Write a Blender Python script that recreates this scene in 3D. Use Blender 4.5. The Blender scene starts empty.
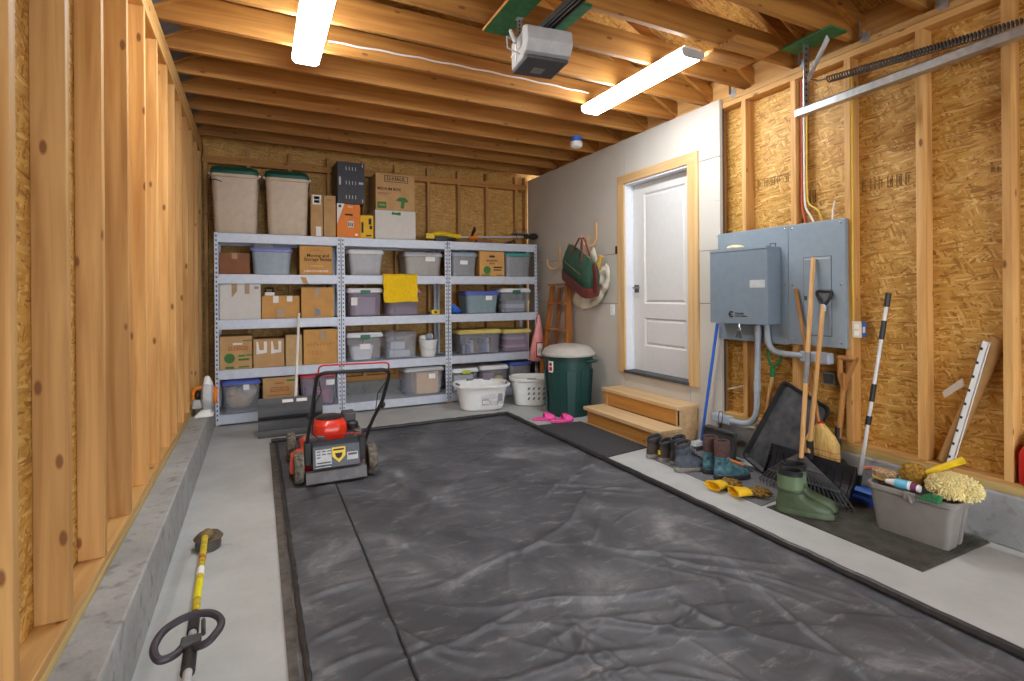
import bpy, math, random
import numpy as np
from mathutils import Vector, Matrix, noise as mnoise
R = math.radians
PI = math.pi
sc = bpy.context.scene
col = sc.collection
rnd = random.Random(7)

# ------------------------------------------------------------------ camera
cam_d = bpy.data.cameras.new('camera')
cam = bpy.data.objects.new('camera', cam_d)
col.objects.link(cam)
cam_d.sensor_width = 36.0
cam_d.lens = 522.67 / 1024 * 36.0
cam_d.shift_y = -(340.5 - 294.07) / 1024
cam_d.clip_start = 0.05
YAW, ROLL = 0.45315, -0.00801
fv = Vector((math.sin(YAW), math.cos(YAW), 0))
rv = Vector((math.cos(YAW), -math.sin(YAW), 0))
uv = Vector((0, 0, 1))
r2 = rv * math.cos(ROLL) + uv * math.sin(ROLL)
u2 = -rv * math.sin(ROLL) + uv * math.cos(ROLL)
m = Matrix(((r2.x, u2.x, -fv.x, 0), (r2.y, u2.y, -fv.y, 0), (r2.z, u2.z, -fv.z, 1.33), (0, 0, 0, 1)))
cam.matrix_world = m
sc.camera = cam

# ------------------------------------------------------------------ sky, light, exposure
w = bpy.data.worlds.new('overcast_sky')
sc.world = w
w.use_nodes = True
bg = w.node_tree.nodes['Background']
bg.inputs[0].default_value = (0.92, 0.96, 1.0, 1)
bg.inputs[1].default_value = 2.7
LAMP_STRENGTH = 23.0
sc.view_settings.view_transform = 'Standard'
sc.view_settings.look = 'None'
sc.view_settings.exposure = 1.27
sc.view_settings.gamma = 1.0
sc.view_settings.use_curve_mapping = False
sc.cycles.max_bounces = 10
sc.cycles.diffuse_bounces = 6
sc.cycles.transparent_max_bounces = 16
sc.cycles.caustics_reflective = False
sc.cycles.caustics_refractive = False
sc.cycles.sample_clamp_indirect = 6.0

# ------------------------------------------------------------------ mesh helpers
def ident(): return Matrix.Identity(4)

def frame(origin, xdir, ydir):
    x = Vector(xdir).normalized(); y = Vector(ydir)
    z = x.cross(y).normalized(); y = z.cross(x)
    o = Vector(origin)
    return Matrix(((x.x, y.x, z.x, o.x), (x.y, y.y, z.y, o.y), (x.z, y.z, z.z, o.z), (0, 0, 0, 1)))

def rotz(a, o=(0, 0, 0)): return Matrix.Translation(Vector(o)) @ Matrix.Rotation(a, 4, 'Z')

def rr(cx, cy, hx, hy, r, z, n=4):
    r = min(r, hx * .999, hy * .999)
    pts = []
    for k, (sx, sy) in enumerate(((1, 1), (-1, 1), (-1, -1), (1, -1))):
        for i in range(n + 1):
            a = PI / 2 * (k + i / n)
            pts.append((cx + sx * (hx - r) + r * math.cos(a), cy + sy * (hy - r) + r * math.sin(a), z))
    return pts

def ell(cx, cy, hx, hy, z, n=24, p=2.0):
    out = []
    for i in range(n):
        a = 2 * PI * i / n
        c, s = math.cos(a), math.sin(a)
        out.append((cx + hx * math.copysign(abs(c) ** (2 / p), c), cy + hy * math.copysign(abs(s) ** (2 / p), s), z))
    return out

_fontcache = {}
class MB:
    def __init__(s): s.v = []; s.f = []; s.mi = []
    def add(s, vs, fs, M=None, mi=0):
        b = len(s.v)
        for p in vs:
            p = Vector(p)
            if M is not None: p = M @ p
            s.v.append(tuple(p))
        for f in fs:
            s.f.append(tuple(b + i for i in f)); s.mi.append(mi)
        return s
    def box(s, x0, y0, z0, x1, y1, z1, M=None, mi=0):
        if x0 > x1: x0, x1 = x1, x0
        if y0 > y1: y0, y1 = y1, y0
        if z0 > z1: z0, z1 = z1, z0
        return s.add([(x0, y0, z0), (x1, y0, z0), (x1, y1, z0), (x0, y1, z0), (x0, y0, z1), (x1, y0, z1), (x1, y1, z1), (x0, y1, z1)],
              [(0, 3, 2, 1), (4, 5, 6, 7), (0, 1, 5, 4), (1, 2, 6, 5), (2, 3, 7, 6), (3, 0, 4, 7)], M, mi)
    def loft(s, rings, c0=True, c1=True, M=None, mi=0, close=False):
        n = len(rings[0]); vs = [p for r in rings for p in r]; fs = []
        k = len(rings)
        for i in range(k if close else k - 1):
            j = (i + 1) % k
            for a in range(n):
                b = (a + 1) % n
                fs.append((i * n + a, i * n + b, j * n + b, j * n + a))
        if not close:
            if c0: fs.append(tuple(reversed(range(n))))
            if c1: fs.append(tuple((k - 1) * n + a for a in range(n)))
        return s.add(vs, fs, M, mi)
    def lathe(s, prof, seg=24, M=None, mi=0, c0=True, c1=True):
        rings = [[(r * math.cos(2 * PI * i / seg), r * math.sin(2 * PI * i / seg), z) for i in range(seg)] for r, z in prof]
        return s.loft(rings, c0, c1, M, mi)
    def tube(s, path, r, seg=8, M=None, mi=0, closed=False, flat=1.0, c=True):
        P = [Vector(p) for p in path]; n = len(P); rings = []
        rs = r if isinstance(r, (list, tuple)) else [r] * n
        up = None
        for i in range(n):
            if closed: t = P[(i + 1) % n] - P[i - 1]
            else: t = P[min(i + 1, n - 1)] - P[max(i - 1, 0)]
            if t.length < 1e-9: t = Vector((0, 0, 1))
            t.normalize()
            if up is None:
                a = Vector((0, 0, 1)) if abs(t.z) < .9 else Vector((1, 0, 0))
                up = (a - t * a.dot(t)).normalized()
            else:
                up = up - t * up.dot(t)
                if up.length < 1e-6: up = t.orthogonal()
                up.normalize()
            sd = t.cross(up)
            rings.append([tuple(P[i] + (sd * math.cos(2 * PI * k / seg) + up * (flat * math.sin(2 * PI * k / seg))) * rs[i]) for k in range(seg)])
        return s.loft(rings, c, c, M, mi, close=closed)
    def prism(s, poly, d0, d1, M=None, mi=0):
        n = len(poly)
        a = [(x, y, d0) for x, y in poly]; b = [(x, y, d1) for x, y in poly]
        ar = sum(poly[i][0] * poly[(i + 1) % n][1] - poly[(i + 1) % n][0] * poly[i][1] for i in range(n))
        if (ar < 0) != (d1 < d0): a.reverse(); b.reverse()
        return s.loft([a, b], True, True, M, mi)
    def ball(s, c, r, M=None, mi=0, seg=14, rings=8):
        if not isinstance(r, (tuple, list)): r = (r, r, r)
        rg = []
        for j in range(rings + 1):
            t = -PI / 2 + PI * j / rings; cc = max(math.cos(t), 1e-3)
            rg.append([(c[0] + r[0] * cc * math.cos(2 * PI * i / seg), c[1] + r[1] * cc * math.sin(2 * PI * i / seg), c[2] + r[2] * math.sin(t)) for i in range(seg)])
        return s.loft(rg, True, True, M, mi)
    def text(s, body, size, M, mi=0, depth=.0008, align='CENTER', bold=.018):
        cu = bpy.data.curves.new('lettering', 'FONT'); cu.body = body; cu.size = size
        cu.align_x = align; cu.align_y = 'CENTER'; cu.extrude = depth; cu.resolution_u = 2; cu.offset = size * bold
        ob = bpy.data.objects.new('lettering', cu); col.objects.link(ob)
        bpy.context.view_layer.update()
        me = bpy.data.meshes.new_from_object(ob.evaluated_get(bpy.context.evaluated_depsgraph_get()))
        s.add([v.co.copy() for v in me.vertices], [tuple(p.vertices) for p in me.polygons], M, mi)
        bpy.data.objects.remove(ob); bpy.data.curves.remove(cu); bpy.data.meshes.remove(me)
        return s
    def build(s, name, mats, parent=None, smooth=False, bevel=0, seg=2, subd=0, sharp=35):
        if not isinstance(mats, (list, tuple)): mats = [mats]
        off = Vector((0, 0, 0))
        o = bpy.data.objects.new(name, None) if False else None
        p = parent
        while p is not None:
            off += p.location; p = p.parent
        me = bpy.data.meshes.new(name)
        V = [Vector(p) for p in s.v]
        if parent is None:
            lo = [min(p[i] for p in V) for i in range(3)]; hi = [max(p[i] for p in V) for i in range(3)]
            off = Vector(((lo[0] + hi[0]) / 2, (lo[1] + hi[1]) / 2, lo[2]))
        me.from_pydata([tuple(p - off) for p in V], [], s.f)
        for mm in mats: me.materials.append(mm)
        if len(mats) > 1: me.polygons.foreach_set('material_index', s.mi)
        me.validate()
        if smooth:
            me.polygons.foreach_set('use_smooth', [True] * len(me.polygons))
            try: me.set_sharp_from_angle(angle=R(sharp))
            except Exception: pass
        me.update()
        o = bpy.data.objects.new(name, me); col.objects.link(o)
        if parent is None: o.location = off
        else: o.parent = parent
        if bevel:
            b = o.modifiers.new('bevel', 'BEVEL'); b.width = bevel; b.segments = seg; b.limit_method = 'ANGLE'; b.angle_limit = R(40)
        if subd:
            q = o.modifiers.new('subd', 'SUBSURF'); q.levels = subd; q.render_levels = subd
        return o

def tag(o, label, cat=None, group=None, kind=None):
    o['label'] = label
    if cat: o['category'] = cat
    if group: o['group'] = group
    if kind: o['kind'] = kind
    return o

def thing(name, loc, label, cat, group=None, kind=None):
    o = bpy.data.objects.new(name, None); col.objects.link(o)
    o.empty_display_size = .05
    o.location = loc
    return tag(o, label, cat, group, kind)

def bez(p0, p1, p2, n=8):
    p0, p1, p2 = Vector(p0), Vector(p1), Vector(p2)
    return [tuple(p0 * (1 - t) ** 2 + p1 * 2 * t * (1 - t) + p2 * t * t) for t in [i / n for i in range(n + 1)]]

def fillet(pts, r, n=6):
    out = [tuple(pts[0])]
    for i in range(1, len(pts) - 1):
        a, b, c = Vector(pts[i - 1]), Vector(pts[i]), Vector(pts[i + 1])
        d1 = (a - b); d2 = (c - b); q = min(r, d1.length * .49, d2.length * .49)
        out += bez(b + d1.normalized() * q, b, b + d2.normalized() * q, n)
    out.append(tuple(pts[-1]))
    return out

# ------------------------------------------------------------------ materials
def lin(c):
    if isinstance(c, str): c = tuple(int(c[i:i + 2], 16) for i in (0, 2, 4))
    return tuple(((x / 255) / 12.92 if x / 255 < .04045 else ((x / 255 + .055) / 1.055) ** 2.4) for x in c) + (1,)

def newmat(name):
    mt = bpy.data.materials.new(name); mt.use_nodes = True
    nt = mt.node_tree; p = nt.nodes['Principled BSDF']
    return mt, nt, p

def plain(name, c, rough=.55, metal=0, var=.06, vscale=18, bump=0, bscale=60, coat=0, stretch=(1, 1, 1)):
    mt, nt, p = newmat(name)
    N = nt.nodes; L = nt.links
    p.inputs['Roughness'].default_value = rough; p.inputs['Metallic'].default_value = metal
    if coat: p.inputs['Coat Weight'].default_value = coat
    tc = N.new('ShaderNodeTexCoord'); mp = N.new('ShaderNodeMapping'); mp.inputs['Scale'].default_value = stretch
    L.new(tc.outputs['Object'], mp.inputs[0])
    ns = N.new('ShaderNodeTexNoise'); ns.inputs['Scale'].default_value = vscale; ns.inputs['Detail'].default_value = 4
    L.new(mp.outputs[0], ns.inputs['Vector'])
    rp = N.new('ShaderNodeValToRGB'); c = lin(c)
    rp.color_ramp.elements[0].position = .3; rp.color_ramp.elements[1].position = .7
    rp.color_ramp.elements[0].color = tuple(x * (1 - 2.2 * var) for x in c[:3]) + (1,)
    rp.color_ramp.elements[1].color = tuple(min(1, x * (1 + 2.2 * var)) for x in c[:3]) + (1,)
    L.new(ns.outputs['Fac'], rp.inputs[0]); L.new(rp.outputs[0], p.inputs['Base Color'])
    if bump:
        n2 = N.new('ShaderNodeTexNoise'); n2.inputs['Scale'].default_value = bscale; n2.inputs['Detail'].default_value = 3
        L.new(mp.outputs[0], n2.inputs['Vector'])
        b = N.new('ShaderNodeBump'); b.inputs['Strength'].default_value = bump; b.inputs['Distance'].default_value = .01
        L.new(n2.outputs['Fac'], b.inputs['Height']); L.new(b.outputs[0], p.inputs['Normal'])
    return mt

def wood(name, light, dark, axis='Z', knots=True, rough=.62, tint=.16):
    mt, nt, p = newmat(name); N = nt.nodes; L = nt.links
    p.inputs['Roughness'].default_value = rough
    tc = N.new('ShaderNodeTexCoord'); oi = N.new('ShaderNodeObjectInfo')
    ad = N.new('ShaderNodeVectorMath'); ad.operation = 'MULTIPLY_ADD'
    cmb = N.new('ShaderNodeCombineXYZ')
    for i in range(3): L.new(oi.outputs['Random'], cmb.inputs[i])
    L.new(cmb.outputs[0], ad.inputs[0]); ad.inputs[1].default_value = (37.0, 23.0, 41.0); L.new(tc.outputs['Object'], ad.inputs[2])
    mp = N.new('ShaderNodeMapping'); k = 'XYZ'.index(axis)
    s = [14, 14, 14]; s[k] = .7; mp.inputs['Scale'].default_value = s
    L.new(ad.outputs[0], mp.inputs[0])
    ns = N.new('ShaderNodeTexNoise'); ns.inputs['Scale'].default_value = 1.6; ns.inputs['Detail'].default_value = 5; ns.inputs['Distortion'].default_value = .6
    L.new(mp.outputs[0], ns.inputs['Vector'])
    rp = N.new('ShaderNodeValToRGB'); e = rp.color_ramp.elements
    e[0].position = .3; e[0].color = lin(dark); e[1].position = .68; e[1].color = lin(light)
    L.new(ns.outputs['Fac'], rp.inputs[0])
    hsv = N.new('ShaderNodeHueSaturation')
    mr = N.new('ShaderNodeMapRange'); mr.inputs['To Min'].default_value = 1 - tint; mr.inputs['To Max'].default_value = 1 + tint
    L.new(oi.outputs['Random'], mr.inputs[0]); L.new(mr.outputs[0], hsv.inputs['Value']); L.new(rp.outputs[0], hsv.inputs['Color'])
    last = hsv.outputs[0]
    if knots:
        m2 = N.new('ShaderNodeMapping'); s = [11, 11, 11]; s[k] = 4.6; m2.inputs['Scale'].default_value = s
        L.new(ad.outputs[0], m2.inputs[0])
        vo = N.new('ShaderNodeTexVoronoi'); vo.inputs['Scale'].default_value = 1.0
        L.new(m2.outputs[0], vo.inputs['Vector'])
        r2_ = N.new('ShaderNodeValToRGB'); q = r2_.color_ramp.elements
        q[0].position = .085; q[0].color = (1, 1, 1, 1); q[1].position = .135; q[1].color = (0, 0, 0, 1)
        L.new(vo.outputs['Distance'], r2_.inputs[0])
        mx = N.new('ShaderNodeMix'); mx.data_type = 'RGBA'
        fm = N.new('ShaderNodeMath'); fm.operation = 'MULTIPLY'; fm.inputs[1].default_value = .85
        L.new(r2_.outputs[0], fm.inputs[0]); L.new(fm.outputs[0], mx.inputs['Factor']); L.new(last, mx.inputs[6]); mx.inputs[7].default_value = lin('6b3c14')
        last = mx.outputs[2]
    L.new(last, p.inputs['Base Color'])
    b = N.new('ShaderNodeBump'); b.inputs['Strength'].default_value = .12; b.inputs['Distance'].default_value = .01
    L.new(ns.outputs['Fac'], b.inputs['Height']); L.new(b.outputs[0], p.inputs['Normal'])
    return mt

def osb(name, cols, plane='YZ'):
    mt, nt, p = newmat(name); N = nt.nodes; L = nt.links
    p.inputs['Roughness'].default_value = .6
    tc = N.new('ShaderNodeTexCoord')
    sp = N.new('ShaderNodeSeparateXYZ'); L.new(tc.outputs['Object'], sp.inputs[0])
    cb = N.new('ShaderNodeCombineXYZ')
    L.new(sp.outputs[plane[0]], cb.inputs[0]); L.new(sp.outputs[plane[1]], cb.inputs[1])
    nd = N.new('ShaderNodeTexNoise'); nd.inputs['Scale'].default_value = 9; nd.inputs['Detail'].default_value = 2
    L.new(cb.outputs[0], nd.inputs['Vector'])
    dm = N.new('ShaderNodeVectorMath'); dm.operation = 'MULTIPLY_ADD'; dm.inputs[1].default_value = (.025, .025, .0)
    L.new(nd.outputs['Color'], dm.inputs[0]); L.new(cb.outputs[0], dm.inputs[2])
    outs = []
    for k, (ang, sx, sy) in enumerate(((20, 17, 95), (-35, 20, 110), (70, 18, 90), (-5, 14, 100))):
        mp = N.new('ShaderNodeMapping'); mp.vector_type = 'TEXTURE'
        mp.inputs['Rotation'].default_value = (0, 0, R(ang)); mp.inputs['Scale'].default_value = (1 / sx, 1 / sy, 1)
        mp.inputs['Location'].default_value = (k * 3.3, k * 1.7, 0)
        L.new(dm.outputs[0], mp.inputs[0])
        vo = N.new('ShaderNodeTexVoronoi'); vo.voronoi_dimensions = '2D'; vo.inputs['Scale'].default_value = 1.0
        L.new(mp.outputs[0], vo.inputs['Vector'])
        sx_ = N.new('ShaderNodeSeparateColor'); L.new(vo.outputs['Color'], sx_.inputs[0])
        outs.append((sx_.outputs[0], sx_.outputs[1]))
    cur = outs[0][0]; 
    for k in (1, 2, 3):
        gt = N.new('ShaderNodeMath'); gt.operation = 'GREATER_THAN'; gt.inputs[1].default_value = .58
        L.new(outs[k][1], gt.inputs[0])
        mx = N.new('ShaderNodeMix'); mx.data_type = 'FLOAT'
        L.new(gt.outputs[0], mx.inputs[0]); L.new(cur, mx.inputs[2]); L.new(outs[k][0], mx.inputs[3])
        cur = mx.outputs[0]
    rp = N.new('ShaderNodeValToRGB'); e = rp.color_ramp.elements
    e[0].position = 0; e[0].color = lin(cols[0]); e[1].position = 1; e[1].color = lin(cols[-1])
    for i, c in enumerate(cols[1:-1]):
        q = e.new((i + 1) / (len(cols) - 1)); q.color = lin(c)
    L.new(cur, rp.inputs[0])
    n3 = N.new('ShaderNodeTexNoise'); n3.inputs['Scale'].default_value = 2.2; n3.inputs['Detail'].default_value = 3
    L.new(cb.outputs[0], n3.inputs['Vector'])
    mr = N.new('ShaderNodeMapRange'); mr.inputs['To Min'].default_value = .82; mr.inputs['To Max'].default_value = 1.15
    L.new(n3.outputs['Fac'], mr.inputs[0])
    hs = N.new('ShaderNodeHueSaturation'); L.new(mr.outputs[0], hs.inputs['Value']); L.new(rp.outputs[0], hs.inputs['Color'])
    L.new(hs.outputs[0], p.inputs['Base Color'])
    b = N.new('ShaderNodeBump'); b.inputs['Strength'].default_value = .2; b.inputs['Distance'].default_value = .004
    L.new(cur, b.inputs['Height']); L.new(b.outputs[0], p.inputs['Normal'])
    return mt

def concrete(name, c, c2, bump=.15, spots=None):
    mt, nt, p = newmat(name); N = nt.nodes; L = nt.links
    p.inputs['Roughness'].default_value = .75
    tc = N.new('ShaderNodeTexCoord')
    n1 = N.new('ShaderNodeTexNoise'); n1.inputs['Scale'].default_value = 2.3; n1.inputs['Detail'].default_value = 8; n1.inputs['Roughness'].default_value = .65
    L.new(tc.outputs['Object'], n1.inputs['Vector'])
    rp = N.new('ShaderNodeValToRGB'); e = rp.color_ramp.elements
    e[0].position = .35; e[0].color = lin(c2); e[1].position = .65; e[1].color = lin(c)
    L.new(n1.outputs['Fac'], rp.inputs[0])
    last = rp.outputs[0]
    if spots:
        n2 = N.new('ShaderNodeTexNoise'); n2.inputs['Scale'].default_value = 14; n2.inputs['Detail'].default_value = 5
        L.new(tc.outputs['Object'], n2.inputs['Vector'])
        r2_ = N.new('ShaderNodeValToRGB'); q = r2_.color_ramp.elements
        q[0].position = .56; q[0].color = (0, 0, 0, 1); q[1].position = .72; q[1].color = (1, 1, 1, 1)
        L.new(n2.outputs['Fac'], r2_.inputs[0])
        mx = N.new('ShaderNodeMix'); mx.data_type = 'RGBA'
        L.new(r2_.outputs[0], mx.inputs['Factor']); L.new(last, mx.inputs[6]); mx.inputs[7].default_value = lin(spots)
        last = mx.outputs[2]
    L.new(last, p.inputs['Base Color'])
    n3 = N.new('ShaderNodeTexNoise'); n3.inputs['Scale'].default_value = 45; n3.inputs['Detail'].default_value = 6
    L.new(tc.outputs['Object'], n3.inputs['Vector'])
    b = N.new('ShaderNodeBump'); b.inputs['Strength'].default_value = bump; b.inputs['Distance'].default_value = .01
    L.new(n3.outputs['Fac'], b.inputs['Height']); L.new(b.outputs[0], p.inputs['Normal'])
    return mt

def vinyl(name):
    mt, nt, p = newmat(name); N = nt.nodes; L = nt.links
    tc = N.new('ShaderNodeTexCoord')
    n1 = N.new('ShaderNodeTexNoise'); n1.inputs['Scale'].default_value = 2.0; n1.inputs['Detail'].default_value = 9; n1.inputs['Roughness'].default_value = .68
    n1.inputs['Distortion'].default_value = .8
    L.new(tc.outputs['Object'], n1.inputs['Vector'])
    rp = N.new('ShaderNodeValToRGB'); e = rp.color_ramp.elements
    e[0].position = .42; e[0].color = lin('404146'); e[1].position = .74; e[1].color = lin('8b8b8c')
    q = e.new(.56); q.color = lin('55565b')
    L.new(n1.outputs['Fac'], rp.inputs[0])
    # dry mud smears
    mp = N.new('ShaderNodeMapping'); mp.inputs['Rotation'].default_value = (0, 0, R(-25)); mp.inputs['Scale'].default_value = (2, 7, 1)
    L.new(tc.outputs['Object'], mp.inputs[0])
    n2 = N.new('ShaderNodeTexNoise'); n2.inputs['Scale'].default_value = 2.4; n2.inputs['Detail'].default_value = 8; n2.inputs['Roughness'].default_value = .75
    L.new(mp.outputs[0], n2.inputs['Vector'])
    r2_ = N.new('ShaderNodeValToRGB'); q = r2_.color_ramp.elements
    q[0].position = .55; q[0].color = (0, 0, 0, 1); q[1].position = .8; q[1].color = (.75, .75, .75, 1)
    L.new(n2.outputs['Fac'], r2_.inputs[0])
    mx = N.new('ShaderNodeMix'); mx.data_type = 'RGBA'
    L.new(r2_.outputs[0], mx.inputs['Factor']); L.new(rp.outputs[0], mx.inputs[6]); mx.inputs[7].default_value = lin('a9a7a4')
    L.new(mx.outputs[2], p.inputs['Base Color'])
    rr_ = N.new('ShaderNodeMapRange'); rr_.inputs['To Min'].default_value = .34; rr_.inputs['To Max'].default_value = .62
    L.new(n1.outputs['Fac'], rr_.inputs[0]); L.new(rr_.outputs[0], p.inputs['Roughness'])
    n3 = N.new('ShaderNodeTexNoise'); n3.inputs['Scale'].default_value = 120; n3.inputs['Detail'].default_value = 3
    L.new(tc.outputs['Object'], n3.inputs['Vector'])
    b = N.new('ShaderNodeBump'); b.inputs['Strength'].default_value = .08; b.inputs['Distance'].default_value = .005
    L.new(n3.outputs['Fac'], b.inputs['Height']); L.new(b.outputs[0], p.inputs['Normal'])
    return mt

def clear(name, c, alpha=.45, rough=.25):
    mt, nt, p = newmat(name); N = nt.nodes; L = nt.links
    p.inputs['Roughness'].default_value = rough
    ns = N.new('ShaderNodeTexNoise'); ns.inputs['Scale'].default_value = 6
    tc = N.new('ShaderNodeTexCoord'); L.new(tc.outputs['Object'], ns.inputs['Vector'])
    rp = N.new('ShaderNodeValToRGB'); c = lin(c)
    rp.color_ramp.elements[0].color = tuple(x * .92 for x in c[:3]) + (1,); rp.color_ramp.elements[1].color = tuple(min(1, x * 1.06) for x in c[:3]) + (1,)
    L.new(ns.outputs['Fac'], rp.inputs[0]); L.new(rp.outputs[0], p.inputs['Base Color'])
    tr = N.new('ShaderNodeBsdfTransparent'); tr.inputs[0].default_value = tuple(.5 + .5 * x for x in c[:3]) + (1,)
    mx = N.new('ShaderNodeMixShader'); mx.inputs[0].default_value = alpha
    L.new(tr.outputs[0], mx.inputs[1]); L.new(p.outputs[0], mx.inputs[2])
    L.new(mx.outputs[0], N['Material Output'].inputs[0])
    return mt

def glow(name, strength, c=(1, 1, 1)):
    mt, nt, p = newmat(name)
    p.inputs['Base Color'].default_value = (.9, .9, .9, 1)
    p.inputs['Emission Color'].default_value = tuple(c) + (1,)
    p.inputs['Emission Strength'].default_value = strength
    return mt

def ribbed(name, c, scale, axis, amt=.5, rough=.5, var=.06):
    """plain material with real-looking ribs from a wave bump along one axis"""
    mt = plain(name, c, rough, 0, var)
    nt = mt.node_tree; N = nt.nodes; L = nt.links; p = N['Principled BSDF']
    tc = N.new('ShaderNodeTexCoord')
    wv = N.new('ShaderNodeTexWave'); wv.bands_direction = axis; wv.inputs['Scale'].default_value = scale
    L.new(tc.outputs['Object'], wv.inputs['Vector'])
    b = N.new('ShaderNodeBump'); b.inputs['Strength'].default_value = amt; b.inputs['Distance'].default_value = .01
    L.new(wv.outputs['Fac'], b.inputs['Height']); L.new(b.outputs[0], p.inputs['Normal'])
    return mt

M = {}
M['stud'] = wood('stud_pine', 'd3a567', 'ab793e', 'Z', tint=.2)
M['joistx'] = wood('truss_pine', 'bb8540', '955d24', 'X')
M['platey'] = wood('plate_pine', 'd6aa6a', 'b58448', 'Y')
M['platex'] = wood('plate_pine_back', 'c28d4a', '9c6a30', 'X')
M['treated'] = wood('treated_plate', 'c6ab70', 'a48c52', 'Y', knots=False)
M['osb_side'] = osb('osb_side', ['94631e', 'b78534', 'cf9e4e', 'bf8c3a', 'e2bc74', 'aa772a', 'd8aa58'], 'YZ')
M['osb_back'] = osb('osb_back', ['9c7032', 'bc8c44', 'cd9e52', 'c0914a', 'd8b068', 'b2823c', 'd0a458'], 'XZ')
M['osb_roof'] = osb('osb_roof', ['8a5b20', 'aa7532', 'c69248', 'b78338', 'd3a85c'], 'XY')
M['floor'] = concrete('floor_concrete', 'b9bab8', 'a8a9a7', .06)
M['kerb'] = concrete('kerb_concrete', 'a7a8a7', '8a8b8a', .35, '747473')
M['drywall'] = plain('drywall', 'c3bdb3', .85, 0, .015, 3, .03, 40)
M['trimwood'] = wood('casing_pine', 'd9b585', 'c39a62', 'Z', knots=False, tint=.05)
M['trimwoody'] = wood('casing_pine_head', 'd9b585', 'c39a62', 'Y', knots=False, tint=.05)
M['white_door'] = plain('door_white', 'd8d6d4', .45, 0, .01)
M['jamb'] = plain('jamb_white', 'dfe3ea', .5, 0, .01)
M['black'] = plain('black_plastic', '232325', .45, 0, .1)
M['dkgrey'] = plain('dark_grey', '48494c', .6, 0, .08)
M['midgrey'] = plain('mid_grey', '808184', .5, 0, .05)
M['ltgrey'] = plain('light_grey', 'b9bbbd', .5, 0, .04)
M['white'] = plain('white_plastic', 'e6e6e4', .4, 0, .02)
M['paper'] = plain('paper_white', 'ecebe8', .8, 0, .02)
M['steel'] = plain('galvanised', 'b4b7ba', .32, .85, .08, 30)
M['chrome'] = plain('chrome', 'c8c9cb', .2, 1, .02)
M['shelfpaint'] = plain('shelf_paint', 'c3c9d6', .42, .15, .03)
M['hole'] = plain('slot_dark', '2c2a33', .8, 0, .02)
M['deck'] = plain('particle_board', '6e4a3c', .8, 0, .12, 60)
M['deckgrey'] = plain('deck_grey', 'b9c0c8', .5, 0, .05)
M['card'] = plain('cardboard', 'c39a6a', .85, 0, .04, 9)
M['card2'] = plain('cardboard_orange', 'cb9858', .85, 0, .04, 9)
M['card3'] = plain('cardboard_brown', '8a5b40', .85, 0, .05, 9)
M['card4'] = plain('cardboard_tan', 'bf9868', .85, 0, .05, 9)
M['tape'] = plain('tape_tan', 'a07c52', .35, 0, .03)
M['tapew'] = plain('tape_white', 'e2e0dc', .4, 0, .02)
M['ink'] = plain('ink_dark', '33302a', .8, 0, .02)
M['inkgreen'] = plain('ink_green', '3f7a3e', .8, 0, .02)
M['inkorange'] = plain('ink_orange', 'b5642a', .8, 0, .02)
M['inkwhite'] = plain('ink_white', 'efe9de', .8, 0, .02)
M['red'] = plain('red_paint', 'd8341c', .35, 0, .04, 8, coat=.3)
M['redorange'] = plain('red_orange_paint', 'e2451d', .35, 0, .04, 8, coat=.3)
M['redplastic'] = plain('red_plastic', 'c3201f', .4, 0, .04)
M['yellow'] = plain('yellow_plastic', 'e6c21c', .45, 0, .05)
M['green'] = plain('green_plastic', '1f6b4f', .45, 0, .05)
M['blue'] = plain('blue_plastic', '2a64c4', .4, 0, .04)
M['orange'] = plain('orange_print', 'ee8420', .6, 0, .03)
M['handlewood'] = wood('handle_ash', 'd9ab72', 'c08f55', 'Z', knots=False, tint=.08)
# ================================================================== the room
XK_L, XS_L, XO_L = -0.400, -0.530, -0.617     # kerb face, stud face, sheathing (left)
XK_R, XS_R, XO_R = 3.471, 3.503, 3.600        # kerb face, stud face, sheathing (right)
YB = 6.60                                     # stud face of the back wall
YF = -1.6                                     # front of the garage
ZK, ZP = 0.272, 0.335                         # kerb top, sill plate top
ZT = 2.87                                     # underside of the top plates
ZJL, ZJR = 3.032, 2.972                       # underside of the trusses, left and right

f = MB().box(-1.2, -7, -.15, 4.4, YB + .3, 0).build('floor', M['floor'])
tag(f, 'bare grey concrete slab under the black mat and the shelving', 'floor', kind='structure')

RX_ = 1.49
XZ = Matrix(((1, 0, 0, 0), (0, 0, 1, 0), (0, 1, 0, 0), (0, 0, 0, 1)))     # prism drawn in XZ, depth along Y
# ---- left wall
wl = MB().box(XO_L - .012, YF, ZP - .07, XO_L, YB + .1, 3.26).build('wall_left', M['osb_side'])
tag(wl, 'unfinished wall of golden strand board behind bare studs, long side left of the mower', 'wall', kind='structure')
MB().box(XO_L - .15, YF, 0, XK_L, YB + .2, ZK).build('concrete_kerb', M['kerb'], wl, bevel=.008)
MB().box(XO_L, YF, ZK, XS_L, YB + .1, ZP - .033).build('sill_plate', M['treated'], wl, bevel=.002)
MB().box(XO_L, YF, ZP - .033, XS_L - .003, YB + .1, ZP).build('sill_plate', M['platey'], wl, bevel=.002)
for z0, z1 in ((ZT, ZT + .04), (ZT + .042, ZT + .15)):
    MB().box(XO_L, YF, z0, XS_L, YB + .1, z1).build('top_plate', M['platey'], wl, bevel=.002)
for y in (1.225, 1.65, 2.055, 2.485, 2.915, 3.335, 3.735, 4.115, 4.475, 4.85, 5.25, 5.65, 6.05, 6.42, .83, .42, .02, -.4, -.8, -1.2):
    j = rnd.uniform(-.002, .002)
    MB().box(XO_L + .001, y, ZP, XS_L + j, y + .038, ZT).build('stud', M['stud'], wl, bevel=.002)

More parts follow.
